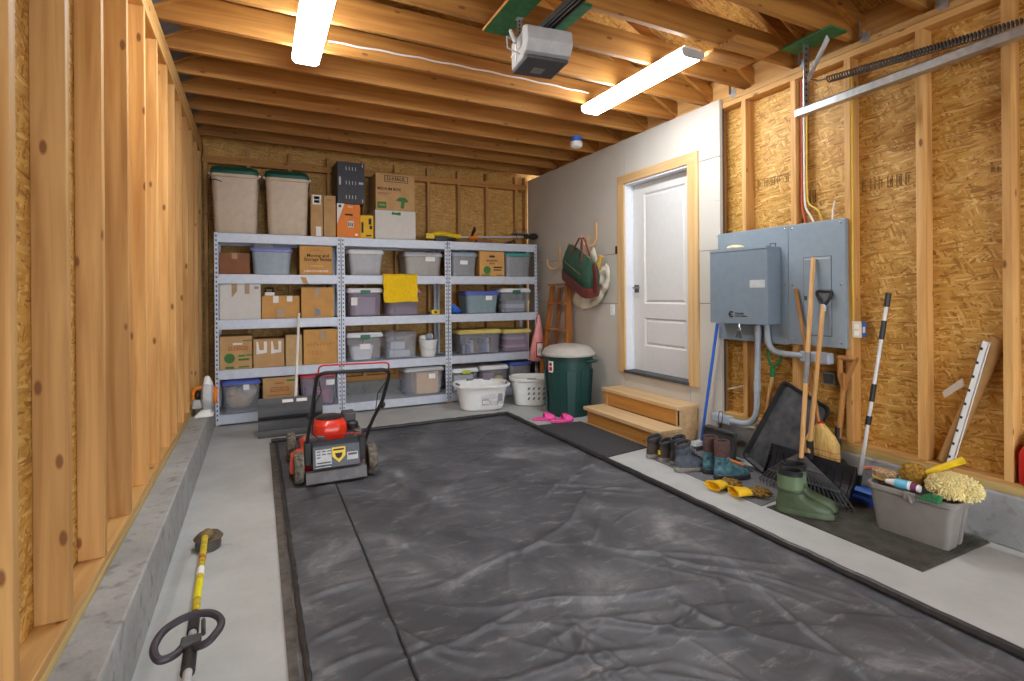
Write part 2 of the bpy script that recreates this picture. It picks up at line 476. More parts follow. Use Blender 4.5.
# ---- back wall
wb = MB().box(XO_L - .2, YB + .09, 0, XO_R + .2, YB + .102, 3.13).prism([(XO_L - .2, 3.13), (XO_R + .2, 3.13), (RX_, 4.26)], YB + .09, YB + .102, XZ).build('wall_back', M['osb_back'])
tag(wb, 'unfinished end wall of strand board and studs behind the steel shelving', 'wall', kind='structure')
MB().box(XO_L, YB - .02, 0, XO_R + .1, YB + .09, ZK).build('concrete_kerb', M['kerb'], wb, bevel=.006)
MB().box(XO_L, YB, ZK, XO_R, YB + .09, ZP).build('sill_plate', M['platex'], wb, bevel=.002)
MB().box(XS_L, YB, 2.80, XK_R, YB + .09, 2.88).build('top_plate', M['platex'], wb, bevel=.002)
for x in (-.52, -.10, .33, .76, 1.17, 1.57, 2.00, 2.42, 2.83, 3.28, 3.43):
    MB().box(x, YB, ZP, x + .038, YB + .09, 2.80).build('stud', M['stud'], wb, bevel=.002)
    MB().box(x, YB + .004, 2.88, x + .038, YB + .09, 2.99).build('cripple_stud', M['stud'], wb, bevel=.002)

# ---- right wall
wr = MB().box(XO_R, YF, ZK, XO_R + .012, 3.30, 3.0).build('wall_right', M['osb_side'])
tag(wr, 'right wall, grey drywall around the door and bare studs with strand board nearer', 'wall', kind='structure')
MB().box(XK_R, YF, 0, XO_R + .15, 3.20, ZK).build('concrete_kerb', M['kerb'], wr, bevel=.01)
MB().box(XS_R - .002, YF, ZK, XO_R, 3.20, ZP - .022).build('sill_plate', M['treated'], wr, bevel=.003)
MB().box(XS_R + .002, YF, ZP - .022, XO_R, 3.20, ZP).build('sill_plate', M['platey'], wr, bevel=.003)
for z0, z1 in ((ZT - .005, ZT + .035), (ZT + .037, ZT + .077)):
    MB().box(XS_R, YF, z0, XO_R, YB, z1).build('top_plate', M['platey'], wr, bevel=.002)
for y in (3.195, 2.922, 2.495, 2.107, 1.690, 1.294, .90, .5, .1, -.3, -.7, -1.1):
    MB().box(XS_R + rnd.uniform(-.002, .002), y, ZP, XO_R - .001, y + .040, ZT - .005).build('stud', M['stud'], wr, bevel=.002)
M['stamp'] = plain('ink_stamp', '8a6630', .8, 0, .2, 40)
for y0, y1, z, n_, h_ in ((2.10, 1.74, 1.985, 7, .075), (2.90, 2.55, 2.16, 6, .06), (2.48, 2.40, 1.97, 2, .09), (1.42, 1.34, 1.97, 3, .03)):
    v_ = MB(); st_ = (y0 - y1) / n_
    for q in range(n_):
        ya_ = y0 - st_ * (q + .15); yb_ = y0 - st_ * (q + .8)
        on_ = ('1101101', '0101110', '1110110', '0110001', '1011011', '1111110', '0100111')[(q * 3 + n_) % 7]
        for k_, (a_, b_, c_, d_) in enumerate(((ya_, yb_, z, z + .007), (ya_, ya_ - .008, z, z + h_), (yb_ + .008, yb_, z, z + h_), (ya_, yb_, z + h_ - .007, z + h_), (ya_, yb_, z + h_ * .47, z + h_ * .55), (ya_ - .015, ya_ - .023, z + .01, z + h_ * .8), (ya_, (ya_ + yb_) / 2, z + h_ * .7, z + h_ * .8))):
            if on_[k_] == '1': v_.box(XO_R - .0012, a_, c_, XO_R, b_, d_)
    v_.build('ink_stamp', M['stamp'], wr)
v_ = MB()
for z in (.80, 1.56 + .66): v_.box(XO_R - .001, YF, z, XO_R, 3.19, z + .003)
v_.build('sheathing_seam', M['card3'], wr)
DY0, DY1, DZ0, DZ1 = 3.50, 4.415, .51, 2.475          # door opening
dw = MB(); g = .005
def dpan(y0, z0, y1, z1): dw.box(XK_R, y0 + g / 2, z0 + g / 2, XS_R - .001, y1 - g / 2, z1 - g / 2)
for z0, z1 in ((0, 1.22), (1.22, 1.755), (1.755, 2.94)):
    dpan(DY1, z0, YB, z1)
for z0, z1 in ((0, 1.235), (1.235, 1.69), (1.69, 2.47)): dpan(3.152, z0, DY0, z1)
dpan(3.152, 2.47, DY1, 2.94); dpan(DY0, 0, DY1, DZ0)
dw.build('drywall', M['drywall'], wr)
MB().box(XS_R, 3.152, 0, XS_R + .02, DY0 - .02, 2.9).box(XS_R, DY1 + .02, 0, XS_R + .02, YB, 2.9).box(XS_R, DY0 - .02, 2.5, XS_R + .02, DY1 + .02, 2.9).box(XS_R, DY0 - .02, 0, XS_R + .02, DY1 + .02, .48).build('backing_board', M['dkgrey'], wr)
sm = MB()
for y in (3.165, 3.19, 4.8, 5.6): 
    for z in (.6, 1.1, 1.5, 1.8, 2.1, 2.4, 2.7): sm.lathe([(.004, 0), (.004, .0012)], 8, frame((XK_R, y, z), (0, -1, 0), (0, 0, 1)))
sm.build('drywall_screw', M['midgrey'], wr)
# ---- front wall with the open overhead door behind the camera
wf = MB().box(-.7, YF - .1, 0, .05 - .3, YF, 3.3).box(3.3, YF - .1, 0, 3.8, YF, 3.3).box(-.26, YF - .1, 2.45, 3.31, YF, 3.3).prism([(XO_L - .2, 3.3), (XO_R + .2, 3.3), (RX_, 4.26)], YF - .1, YF, XZ).build('wall_front', M['osb_back'])
tag(wf, 'front garage wall with the wide open vehicle doorway', 'wall', kind='structure')

# ---- ceiling: roof sheathing and trusses
RX, RZ = 1.49, 4.20
ce = MB()
for sgn in (0, 1):
    xa, za = (XO_L - .2, 3.105) if sgn == 0 else (XO_R + .2, 3.05)
    vs = [(xa, YF, za), (RX, YF, RZ + .04), (RX, YB + .1, RZ + .04), (xa, YB + .1, za)]
    ce.add(vs + [(a, b, c + .012) for a, b, c in vs], [(0, 1, 2, 3), (7, 6, 5, 4), (0, 4, 5, 1), (1, 5, 6, 2), (2, 6, 7, 3), (3, 7, 4, 0)])
ce = ce.build('ceiling', M['osb_roof'])
tag(ce, 'open roof of strand board above bare timber joists and rafters', 'ceiling', kind='structure')
def beam(mb, p, q, wy, h):
    """timber from p to q in the XZ plane, width wy along Y, depth h upward"""
    (x0, y, z0), (x1, _, z1) = p, q
    d = Vector((x1 - x0, 0, z1 - z0)).normalized(); n = Vector((-d.z, 0, d.x)) * h
    if n.z < 0: n = -n
    vs = []
    for yy in (y, y + wy):
        vs += [(x0, yy, z0), (x1, yy, z1), (x1 + n.x, yy, z1 + n.z), (x0 + n.x, yy, z0 + n.z)]
    mb.add(vs, [(0, 1, 2, 3), (7, 6, 5, 4), (0, 4, 5, 1), (1, 5, 6, 2), (2, 6, 7, 3), (3, 7, 4, 0)])
def truss(y):
    t = bpy.data.objects.new('roof_frame', None); col.objects.link(t); t.parent = ce; t.location = Vector((RX, y, 3.0)) - ce.location
    m_ = MB(); beam(m_, (XO_L, y, ZJL), (XO_R, y, ZJR), .038, .184); m_.build('ceiling_joist', M['joistx'], t, bevel=.002)
    m_ = MB(); beam(m_, (XO_L - .06, y - .039, 3.02), (RX, y - .039, RZ - .1), .038, .10); m_.build('rafter', M['joistx'], t, bevel=.002)
    m_ = MB(); beam(m_, (RX, y - .039, RZ - .1), (XO_R + .06, y - .039, 2.965), .038, .10); m_.build('rafter', M['joistx'], t, bevel=.002)
for i in range(18):
    truss(6.345 - .425 * i)
# dark baffles between the rafter heels, blocking on the right plate
M['baffle'] = plain('baffle_grey', '5d5a58', .8, 0, .05)
for i in range(19):
    y = 6.345 - .425 * i - .21
    a_, b_ = (XO_L - .03, 3.03), (XO_L + .16, 3.145)
    MB().add([(a_[0], y - .17, a_[1]), (a_[0], y + .17, a_[1]), (b_[0], y + .17, b_[1]), (b_[0], y - .17, b_[1]), (a_[0], y - .17, a_[1] + .01), (a_[0], y + .17, a_[1] + .01), (b_[0], y + .17, b_[1] + .01), (b_[0], y - .17, b_[1] + .01)],
         [(0, 3, 2, 1), (4, 5, 6, 7), (0, 1, 5, 4), (1, 2, 6, 5), (2, 3, 7, 6), (3, 0, 4, 7)]).build('vent_baffle', M['baffle'], ce)
    MB().box(XO_R - .01, y - .17, 2.95, XO_R + .025, y + .217, 3.20).build('blocking', M['platey'], ce, bevel=.002)
for y in (3.03, 2.42, 2.0, 1.58):
    MB().box(XS_R - .002, y - .02, 2.92, XS_R - .005, y + .03, 2.985).box(XS_R - .03, y + .028, 2.95, XS_R - .003, y + .03, 3.06).build('hurricane_tie', M['steel'], ce)

# ---- door
d = MB()
XD = 3.560
d.box(XD, DY0 + .02, DZ0 + .025, XD + .04, DY1 - .025, DZ1 - .02)
door = thing('door_1', (XD, (DY0 + DY1) / 2, DZ0), 'white two panel door above the wooden steps', 'door', kind='structure')
# slab with raised panels
sl = MB(); yA, yB = DY0 + .02, DY1 - .022; zA, zB = DZ0 + .025, DZ1 - .02
pan = [(3.64, .79, 4.215, 1.077), (3.64, 1.222, 4.215, 2.345)]
ys = [yA, 3.64, 4.215, yB]; zs = [zA, .79, 1.077, 1.222, 2.345, zB]
for i in range(3):
    for k in range(5):
        if i == 1 and k in (1, 3): continue
        sl.box(XD, ys[i], zs[k], XD + .04, ys[i + 1], zs[k + 1])
sl.build('door_slab', M['white_door'], door)
for y0, z0, y1, z1 in pan:
    p_ = MB(); c = .028
    o_ = [(XD, y0, z0), (XD, y1, z0), (XD, y1, z1), (XD, y0, z1)]
    i1 = [(XD + .014, y0 + c * .6, z0 + c * .6), (XD + .014, y1 - c * .6, z0 + c * .6), (XD + .014, y1 - c * .6, z1 - c * .6), (XD + .014, y0 + c * .6, z1 - c * .6)]
    i2 = [(XD + .004, y0 + c * 1.4, z0 + c * 1.4), (XD + .004, y1 - c * 1.4, z0 + c * 1.4), (XD + .004, y1 - c * 1.4, z1 - c * 1.4), (XD + .004, y0 + c * 1.4, z1 - c * 1.4)]
    p_.loft([o_, i1, i2], False, True).build('door_panel', M['white_door'], door)
h = MB().box(XD - .008, 4.295, 1.335, XD, 4.365, 1.415).build('lock_plate', M['dkgrey'], door, bevel=.003)
MB().tube([(XD - .008, 4.328, 1.385), (XD - .05, 4.328, 1.385), (XD - .053, 4.30, 1.385), (XD - .053, 4.235, 1.385)], .009, 8).build('door_handle', M['midgrey'], h, smooth=True)
jm = MB().box(XK_R - .002, DY1 - .02, DZ0, XD + .06, DY1, DZ1).box(XK_R - .002, DY0, DZ0, XD + .06, DY0 + .018, DZ1).box(XK_R - .002, DY0, DZ1 - .018, XD + .06, DY1, DZ1)
jm.box(XD - .014, DY1 - .034, DZ0, XD - .002, DY1 - .02, DZ1 - .02).build('door_jamb', M['jamb'], door)
MB().box(XK_R - .03, DY0, DZ0 - .008, XD + .06, DY1, DZ0 + .02).build('threshold', M['dkgrey'], door, bevel=.004)
tr = MB().box(XK_R - .018, DY1 - .008, .498, XK_R, 4.518, 2.475).box(XK_R - .018, 3.384, .498, XK_R, DY0 + .008, 2.475).build('trim_1', M['trimwood'], bevel=.002)
tag(tr, 'bare pine casing framing the white door', 'door casing', kind='structure')
MB().box(XK_R - .0182, 3.384, 2.4755, XK_R, 4.518, 2.568).build('head_casing', M['trimwoody'], tr, bevel=.002)
# ================================================================== ceiling fittings
M['lamp'] = glow('lamp_diffuser', LAMP_STRENGTH, (.90, .96, 1.0))
def lamp(x, y0, y1, zt, label, wd=.16):
    t = thing('ceiling_lamp', (x, (y0 + y1) / 2, zt), label, 'ceiling light', 'long wraparound lamps under the trusses')
    h_ = wd / 2
    MB().box(x - h_ * .8, y0 + .01, zt - .02, x + h_ * .8, y1 - .01, zt).build('housing', M['white'], t)
    prof = [(-h_, zt - .018), (-h_ * .97, zt - .05), (-h_ * .7, zt - .07), (h_ * .7, zt - .07), (h_ * .97, zt - .05), (h_, zt - .018)]
    MB().loft([[(x + a, y, z) for a, z in prof] for y in (y0 + .012, y1 - .012)]).build('diffuser', M['lamp'], t)
    for ya, yb in ((y0, y0 + .014), (y1 - .014, y1)):
        MB().loft([[(x + a * 1.03, y, z - (.003 if z < zt - .03 else 0)) for a, z in prof] for y in (ya, yb)]).build('end_cap', M['ltgrey'], t)
lamp(.312, 2.62, 3.875, 2.997, 'long bright white ceiling lamp towards the left wall, cut by the top of the photo', .175)
lamp(2.632, 2.60, 3.815, 2.970, 'long bright white ceiling lamp on the right, in front of the grey drywall', .19)

# smoke detector on a joist
t = thing('smoke_detector', (3.03, 4.645, 2.978), 'small round white smoke detector on a blue box under a joist', 'smoke detector')
MB().lathe([(.052, 2.925), (.055, 2.978)], 24, Matrix.Translation((3.03, 4.645, 0))).build('ceiling_box', M['blue'], t, smooth=True)
MB().lathe([(.045, 2.865), (.062, 2.88), (.066, 2.91), (.062, 2.925)], 24, Matrix.Translation((3.03, 4.645, 0))).build('sensor_cover', M['white'], t, smooth=True)

# garage door opener
ox, oy = 1.50, 2.66
t = thing('garage_door_opener', (ox, oy, 2.66), 'grey garage door opener with dark underside hanging below the trusses', 'garage door opener')
M['opener'] = plain('opener_grey', 'b9bcbc', .4, .1, .03)
A = rotz(R(-6), (ox, oy, 0))
MB().box(-.135, -.04, 2.67, .135, .15, 2.835, A).build('motor_housing', M['opener'], t, bevel=.012)
prof = [(-.04, 2.672), (-.10, 2.69), (-.135, 2.74), (-.125, 2.82), (-.07, 2.845), (-.04, 2.845)]
MB().loft([[(x, y, z) for y, z in prof] for x in (-.14, .14)], True, True, A).build('lamp_lens', M['ltgrey'], t, bevel=.01)
MB().box(-.128, -.095, 2.652, .128, .15, 2.674, A).build('underside', M['dkgrey'], t, bevel=.008)
MB().box(-.04, .02, 2.6505, .03, .09, 2.6525, A).build('control_panel', M['midgrey'], t)
v = MB()
for i in range(9): v.box(-.09 + i * .022, -.131, 2.735, -.082 + i * .022, -.124, 2.765, A @ Matrix.Rotation(R(0), 4, 'X'))
v.build('vent_slots', M['black'], t)
v = MB().box(-.14, .05, 2.69, -.1365, .07, 2.83, A).box(-.1405, -.02, 2.745, -.1365, .14, 2.752, A)
v.build('side_trim', M['white'], t)
for dx, dy in ((-.09, .12), (.10, .12)):
    b_ = MB().box(dx - .016, dy, 2.80, dx + .016, dy + .003, 2.979, A)
    for q in range(7): b_.box(dx - .004, dy - .001, 2.825 + q * .022, dx + .004, dy + .001, 2.836 + q * .022, A, 1)
    b_.box(dx - .02, dy - .02, 2.976, dx + .02, dy + .02, 2.979, A)
    b_.build('hanger_strap', [M['steel'], M['hole']], t)
MB().tube([(ox - .14, oy + .05, 2.80), (ox - .21, oy + .03, 2.80), (ox - .22, oy + .0, 2.72), (ox - .15, oy - .02, 2.69)], .005, 6).tube([(ox - .13, oy + .1, 2.83), (ox - .19, oy + .02, 2.83), (ox - .17, oy, 2.76)], .012, 8).build('wire_coil', M['ltgrey'], t, smooth=True)
rl = MB()
for dx in (-.03, .03): rl.box(ox + dx - .006, YF + .05, 2.842, ox + dx + .006, oy + .05, 2.872)
rl.box(ox - .03, YF + .05, 2.862, ox + .03, oy + .05, 2.868)
rl.build('rail', M['black'], t)
MB().tube([(ox - .012, YF + .05, 2.850), (ox - .012, oy + .02, 2.850)], .004, 6).tube([(ox + .012, YF + .05, 2.850), (ox + .012, oy + .02, 2.850)], .004, 6).build('drive_chain', M['midgrey'], t)
M['gboard'] = plain('green_osb', '2c6a3c', .7, 0, .12, 25)
for x0, x1, nm in ((1.28, 1.45, 'green edged plywood backing board above the left side of the door opener'), (1.58, 1.75, 'green edged plywood backing board above the right side of the door opener')):
    b_ = thing('backing_board', ((x0 + x1) / 2, 2.75, 2.97), nm, 'board', 'green boards over the opener')
    MB().box(x0 + .002, 2.50, 2.980, x1 - .002, 3.02, 2.998).build('board', M['gboard'], b_)
    MB().box(x0, 2.50, 2.98, x0 + .002, 3.02, 2.998).build('raw_edge', M['joistx'], b_)

# door track, hanger and spring, right
t = thing('garage_door_track', (3.25, 2.26, 2.55), 'galvanised overhead door track with spring and perforated hanger on the right', 'door track')
tx = 3.25
def tz(y): return 2.524 + (2.27 - y) * .026
rings = []
cs = [(-.028, -.03), (.03, -.03), (.03, -.022), (.005, -.022), (.005, .022), (.03, .022), (.03, .03), (-.0, .03), (-.028, .012)]
for y in (2.30, -1.4): rings.append([(tx + a, y, tz(y) + b) for a, b in cs])
MB().loft(rings).build('rail', M['steel'], t)
b_ = MB()
for q in range(10): b_.box(tx + .0285, 2.243, 2.575 + q * .038, tx + .0315, 2.257, 2.588 + q * .038, None, 1)
b_.box(tx - .026, 2.235, 2.50, tx + .03, 2.238, 2.954).box(tx + .027, 2.235, 2.50, tx + .03, 2.265, 2.954)
b_.add([], [])
for q in range(10): b_.box(tx - .006, 2.233, 2.575 + q * .038, tx + .006, 2.2345, 2.588 + q * .038, None, 1)
b_.build('hanger_bracket', [M['steel'], M['hole']], t)
MB().add([(tx + .0, 2.235, 2.73), (tx + .03, 2.235, 2.71), (tx + .03, 2.095, 2.93), (tx + .0, 2.095, 2.954), (tx + .0, 2.238, 2.73), (tx + .03, 2.238, 2.71), (tx + .03, 2.098, 2.93), (tx + .0, 2.098, 2.954)],
     [(0, 1, 2, 3), (7, 6, 5, 4), (0, 4, 5, 1), (1, 5, 6, 2), (2, 6, 7, 3), (3, 7, 4, 0)]).build('brace', M['steel'], t)
sx, hel = 3.37, []
ys0, ys1, nt_ = 2.17, -.9, 185
for i in range(nt_ * 10 + 1):
    a = 2 * PI * i / 10; y = ys0 + (ys1 - ys0) * i / (nt_ * 10)
    hel.append((sx + .021 * math.cos(a), y, 2.722 - (2.2 - y) * .085 + .021 * math.sin(a)))
MB().tube(hel, .0042, 5).build('spring', M['dkgrey'], t, smooth=True)
MB().tube([(sx, 2.17, 2.73), (sx, 2.235, 2.735), (sx - .06, 2.25, 2.74), (tx + .03, 2.25, 2.735)], .006, 6).build('spring_hook', M['steel'], t)
b_ = thing('backing_board', (3.25, 2.19, 2.955), 'green plywood board screwed under the trusses over the door track hanger', 'board', 'green boards over the opener')
MB().box(3.17, 2.02, 2.954, 3.335, 2.36, 2.966).build('board', M['gboard'], b_)
for y, lb in ((2.55, 'short pine cross board under the trusses, nearer the drywall edge'), (2.36, 'short pine cross board under the trusses, beside the green hanger board')):
    b_ = MB().box(2.76, y, 2.945, 3.15, y + .14, 2.973).build('cross_board', M['joistx'], bevel=.003)
    tag(b_, lb, 'board', 'short boards under the trusses')
# cable across the joists
pts = []
for i in range(60):
    x = .45 + i * (2.15 / 59); pts.append((x, 3.786, 3.083 + .012 * math.sin(PI * i / 59) - .012 * i / 59 + .003 * math.sin(i * .8)))
wc = MB().tube(pts, .0065, 6).build('ceiling_cable', M['white'], smooth=True)
tag(wc, 'thin white cable stapled along a joist face between the two lamps', 'cable')
# ================================================================== steel shelving
YS0, YS1 = 6.10, 6.555
LEV = [1.978, 1.553, 1.083, .570, .112]
def shelving(x0, x1, label):
    t = thing('shelving_unit', ((x0 + x1) / 2, (YS0 + YS1) / 2, 0), label, 'shelving', 'steel shelving units along the end wall')
    for px, sg in ((x0, 1), (x1, -1)):
        for py, sy in ((YS0, 1), (YS1, -1)):
            p_ = MB(); a = px; b = px + sg * .038
            p_.box(a, py, .018, b, py + sy * .0025, 1.985); p_.box(a, py, .018, a + sg * .0025, py + sy * .04, 1.985)
            if sy == 1:
                z = .06
                while z < 1.96:
                    p_.add([((a + b) / 2 - .007, py - .0008, z), ((a + b) / 2 + .007, py - .0008, z), ((a + b) / 2 + .005, py - .0008, z + .02), ((a + b) / 2 - .005, py - .0008, z + .02)], [(0, 1, 2, 3)], None, 1); z += .047
            post = p_.build('post', [M['shelfpaint'], M['hole']], t)
            MB().box(min(a, b), min(py, py + sy * .05) - .006, 0, max(a, b), max(py, py + sy * .05), .018).build('wood_block', M['platex'], post)
    for i, z in enumerate(LEV):
        fx0, fx1 = x0 + .039, x1 - .039
        MB().box(fx0, YS0 + .003, z - .092, fx1, YS0 + .005, z + .006).box(fx0, YS0 + .003, z - .094, fx1, YS0 + .028, z - .090).box(fx0, YS0 + .003, z + .003, fx1, YS0 + .014, z + .006).build('front_beam', M['shelfpaint'], t)
        MB().box(fx0, YS1 - .005, z - .09, fx1, YS1 - .003, z + .004).build('rear_beam', M['shelfpaint'], t)
        for px in (x0 + .003, x1 - .028): MB().box(px, YS0 + .04, z - .07, px + .025, YS1 - .04, z - .016).build('side_beam', M['shelfpaint'], t)
        MB().box(fx0 - .03, YS0 + .006, z - .014, fx1 + .03, YS1 - .006, z).build('shelf_board', M['deck'] if i < 3 else M['deckgrey'], t)
shelving(-.395, .842, 'leftmost grey perforated steel shelving unit holding mostly cardboard boxes')
shelving(.846, 2.098, 'middle grey steel shelving unit with the yellow cloth over its beam')
shelving(2.102, 3.345, 'rightmost grey steel shelving unit beside the grey drywall')

# ------------------------------------------------------------------ boxes and totes
def carton(name, label, cat, x0, x1, zb, h, y0, dp, m_, group, tape=None, flaps=True, rot=0, extra=None):
    cx, cy = (x0 + x1) / 2, y0 + dp / 2
    t = thing(name, (cx, cy, zb), label, cat, group)
    A = rotz(rot, (cx, cy, zb)); hx = (x1 - x0) / 2; hy = dp / 2
    b_ = MB().box(-hx, -hy, 0, hx, hy, h - .004, A)
    if flaps:
        b_.box(-hx, -hy, h - .004, hx, -.002, h, A); b_.box(-hx, .002, h - .004, hx, hy, h, A)
    mats = [m_]
    if extra: 
        F = A @ frame((0, -hy - .0006, h / 2), (1, 0, 0), (0, 0, 1)); extra(b_, F, 2 * hx, h, mats)
    b_.build('carton', mats, t, bevel=.003 if not extra else 0)
    if tape: MB().box(-.026, -hy - .0012, h * .72, .026, -hy, h + .001, A).box(-.026, -hy, h + .0002, .026, hy, h + .0012, A).build('tape_strip', tape, t)
    return t

def rects(b, F, items, mi=1):
    for (x0, z0, x1, z1) in items: b.box(x0, z0, -.0004, x1, z1, .0006, F, mi)

def tote(name, label, x0, x1, zb, zt, y0, dp, mb_, ml, group, lid_h=.035, latch=None, ribs=True, taper=.88, handle=None, sticker=None):
    cx, cy = (x0 + x1) / 2, y0 + dp / 2; hx, hy = (x1 - x0) / 2, dp / 2; H = zt - zb
    t = thing(name, (cx, cy, zb), label, 'storage tote', group)
    hb = H - lid_h; k = .93; q = taper
    out = [rr(cx, cy, hx * q * k, hy * q * k, .035, zb), rr(cx, cy, hx * q * k + .006, hy * q * k + .006, .04, zb + .008)]
    for s in (.33, .66, 1): out.append(rr(cx, cy, hx * k * (q + (1 - q) * s), hy * k * (q + (1 - q) * s), .045, zb + .008 + (hb - .008) * s))
    inn = [rr(cx, cy, hx * k - .004, hy * k - .004, .042, zb + hb), rr(cx, cy, hx * q * k + .0, hy * q * k, .035, zb + .012)]
    b_ = MB().loft(out + inn)
    b_.build('tub', mb_, t, smooth=True)
    if ribs:
        r_ = MB()
        for s in (-.5, .5):
            r_.add([(cx + s * hx * q - .008, cy - hy * k * q - .003, zb + .03), (cx + s * hx * q + .008, cy - hy * k * q - .003, zb + .03), (cx + s * hx + .008, cy - hy * k - .004, zb + hb - .03), (cx + s * hx - .008, cy - hy * k - .004, zb + hb - .03)], [(0, 1, 2, 3)])
        r_.build('rib', mb_, t)
    l_ = MB().loft([rr(cx, cy, hx * .97, hy * .97, .045, zb + hb - .016), rr(cx, cy, hx, hy, .05, zb + hb - .012), rr(cx, cy, hx, hy, .05, zb + hb + .006), rr(cx, cy, hx * .965, hy * .965, .045, zb + hb + .012),
                    rr(cx, cy, hx * .93, hy * .92, .04, zt - .006), rr(cx, cy, hx * .91, hy * .90, .04, zt)])
    l_.build('lid', ml, t, smooth=True)
    if latch: MB().box(cx - .055, cy - hy - .010, zb + hb - .03, cx + .055, cy - hy + .004, zb + hb + .014).build('latch', latch, t, bevel=.004)
    if sticker:
        sx0, sz0, sx1, sz1 = sticker
        MB().add([(cx + sx0, cy - hy * k * (q + (1 - q) * .8) - .006, zb + sz0), (cx + sx1, cy - hy * k * (q + (1 - q) * .8) - .006, zb + sz0), (cx + sx1, cy - hy * k - .007, zb + sz1), (cx + sx0, cy - hy * k - .007, zb + sz1)], [(0, 1, 2, 3)]).build('sticker', M['paper'], t)
    return t
M['t_blue'] = plain('tote_slate', '93a1ad', .4, 0, .03); M['t_grey'] = plain('tote_grey', 'adaeb4', .4, 0, .03); M['t_dgrey'] = plain('tote_smoke', '8b8c8f', .4, 0, .04)
M['t_tan'] = plain('tote_taupe', 'a39d97', .4, 0, .03)
M['lidblue'] = plain('lid_blue', '5566b8', .4, 0, .03); M['lidperi'] = plain('lid_periwinkle', '8488c2', .4, 0, .03); M['lidwhite'] = plain('lid_white', 'dcdde0', .4, 0, .02)
M['lidteal'] = plain('lid_teal', '4a8f8c', .4, 0, .04); M['lidgrey'] = plain('lid_grey', 'b9bcbf', .4, 0, .03); M['lidyel'] = plain('lid_straw', 'cdb867', .45, 0, .03); M['lidred'] = plain('lid_crimson', 'c23a52', .45, 0, .04)
M['clr'] = clear('clear_plastic', 'eef1f8', .14); M['clrg'] = clear('clear_grey', 'd6d8e0', .18); M['clrl'] = clear('clear_lilac', 'd3c8da', .25)
M['tan'] = plain('bin_tan', 'd3c0aa', .5, 0, .03); M['tlid'] = plain('bin_lid_green', '155a4c', .4, 0, .04)

# two tan wheeled bins on top
def tanbin(x0, x1, y0, label, tilt):
    cx = (x0 + x1) / 2; zb = LEV[0] + .002; hx = (x1 - x0) / 2; dp = .40; cy = y0 + dp / 2
    t = thing('storage_bin', (cx, cy, zb), label, 'bin', 'tan bins with green lids')
    t.rotation_euler = (0, 0, tilt)
    zt = zb + .620
    rings = [rr(cx, cy, hx * .84, dp * .40, .05, zb), rr(cx, cy, hx * .86, dp * .42, .06, zb + .012), rr(cx, cy, hx * .95, dp * .48, .06, zt - .035), rr(cx, cy, hx * .985, dp * .505, .06, zt - .03), rr(cx, cy, hx * .985, dp * .505, .06, zt),
             rr(cx, cy, hx * .94, dp * .47, .05, zt), rr(cx, cy, hx * .82, dp * .38, .05, zb + .02)]
    MB().loft(rings).build('tub', M['tan'], t, smooth=True)
    L_ = MB().loft([rr(cx, cy, hx * 1.0, dp * .515, .07, zt + .001), rr(cx, cy, hx * 1.0, dp * .515, .07, zt + .03), rr(cx - .006, cy + .01, hx * .95, dp * .46, .07, zt + .072), rr(cx - .01, cy + .02, hx * .83, dp * .37, .07, zt + .092)])
    L_.build('lid', M['tlid'], t, smooth=True)
    for s in (-1, 1): 
        MB().ball((cx + s * (hx * 1.0 + .004), cy - dp * .42, zt - .004), .012, None, 0, 10, 6).build('hinge_knob', M['white'], t, smooth=True)
        MB().tube([(cx + s * hx * .97, cy - dp * .35, zt - .03), (cx + s * (hx * 1.0), cy - dp * .3, zt - .06), (cx + s * hx * .98, cy + dp * .3, zt - .09)], .006, 6).build('lid_clip', M['dkgrey'], t, smooth=True)
    return t
a_ = tanbin(-.425, .035, 6.13, 'left tan bin with dark green lid on the shelving, black scuff near its rim', R(-3))
MB().tube([(-.415, 6.135, LEV[0] + .555), (-.36, 6.130, LEV[0] + .552), (-.31, 6.130, LEV[0] + .533)], .005, 6).build('scuff_strap', M['black'], a_)
tanbin(.08, .532, 6.13, 'right tan bin with dark green lid on top of the shelving, beside slim brown boxes', R(-2))
Z0 = LEV[0] + .002
def ex_slim(b, F, w_, h, mats):
    mats += [M['paper'], M['ink']]
    rects(b, F, [(-.045, h * .26, .045, h * .48)]); rects(b, F, [(-.028, h * .30, .028, h * .36), (-.028, h * .38, .028, h * .45)], 2); rects(b, F, [(-.01, -h * .48, .045, -h * .25)])
carton('slim_box', 'slim brown cardboard box with a white label near its top, next to the tan bin', 'box', .537, .662, Z0, .478, 6.17, .33, M['card4'], 'slim brown boxes on top', None, False, 0, ex_slim)
def ex_slim2(b, F, w_, h, mats):
    mats += [M['ink']]; rects(b, F, [(-.03, h * .36, .03, h * .365), (-.03, h * .39, .02, h * .395), (-.052, h * .30, .052, h * .302)])
carton('slim_box', 'slim plain brown cardboard box next to the orange box', 'box', .672, .800, Z0, .476, 6.17, .33, M['card4'], 'slim brown boxes on top', None, False, 0, ex_slim2)
M['cblack'] = plain('carton_black', '3a3a42', .55, 0, .05); M['corange'] = plain('carton_orange', 'ec8322', .6, 0, .03); M['cyel'] = plain('carton_yellow', 'eab914', .6, 0, .03); M['cwhite'] = plain('carton_white', 'd6d2cd', .8, 0, .015)
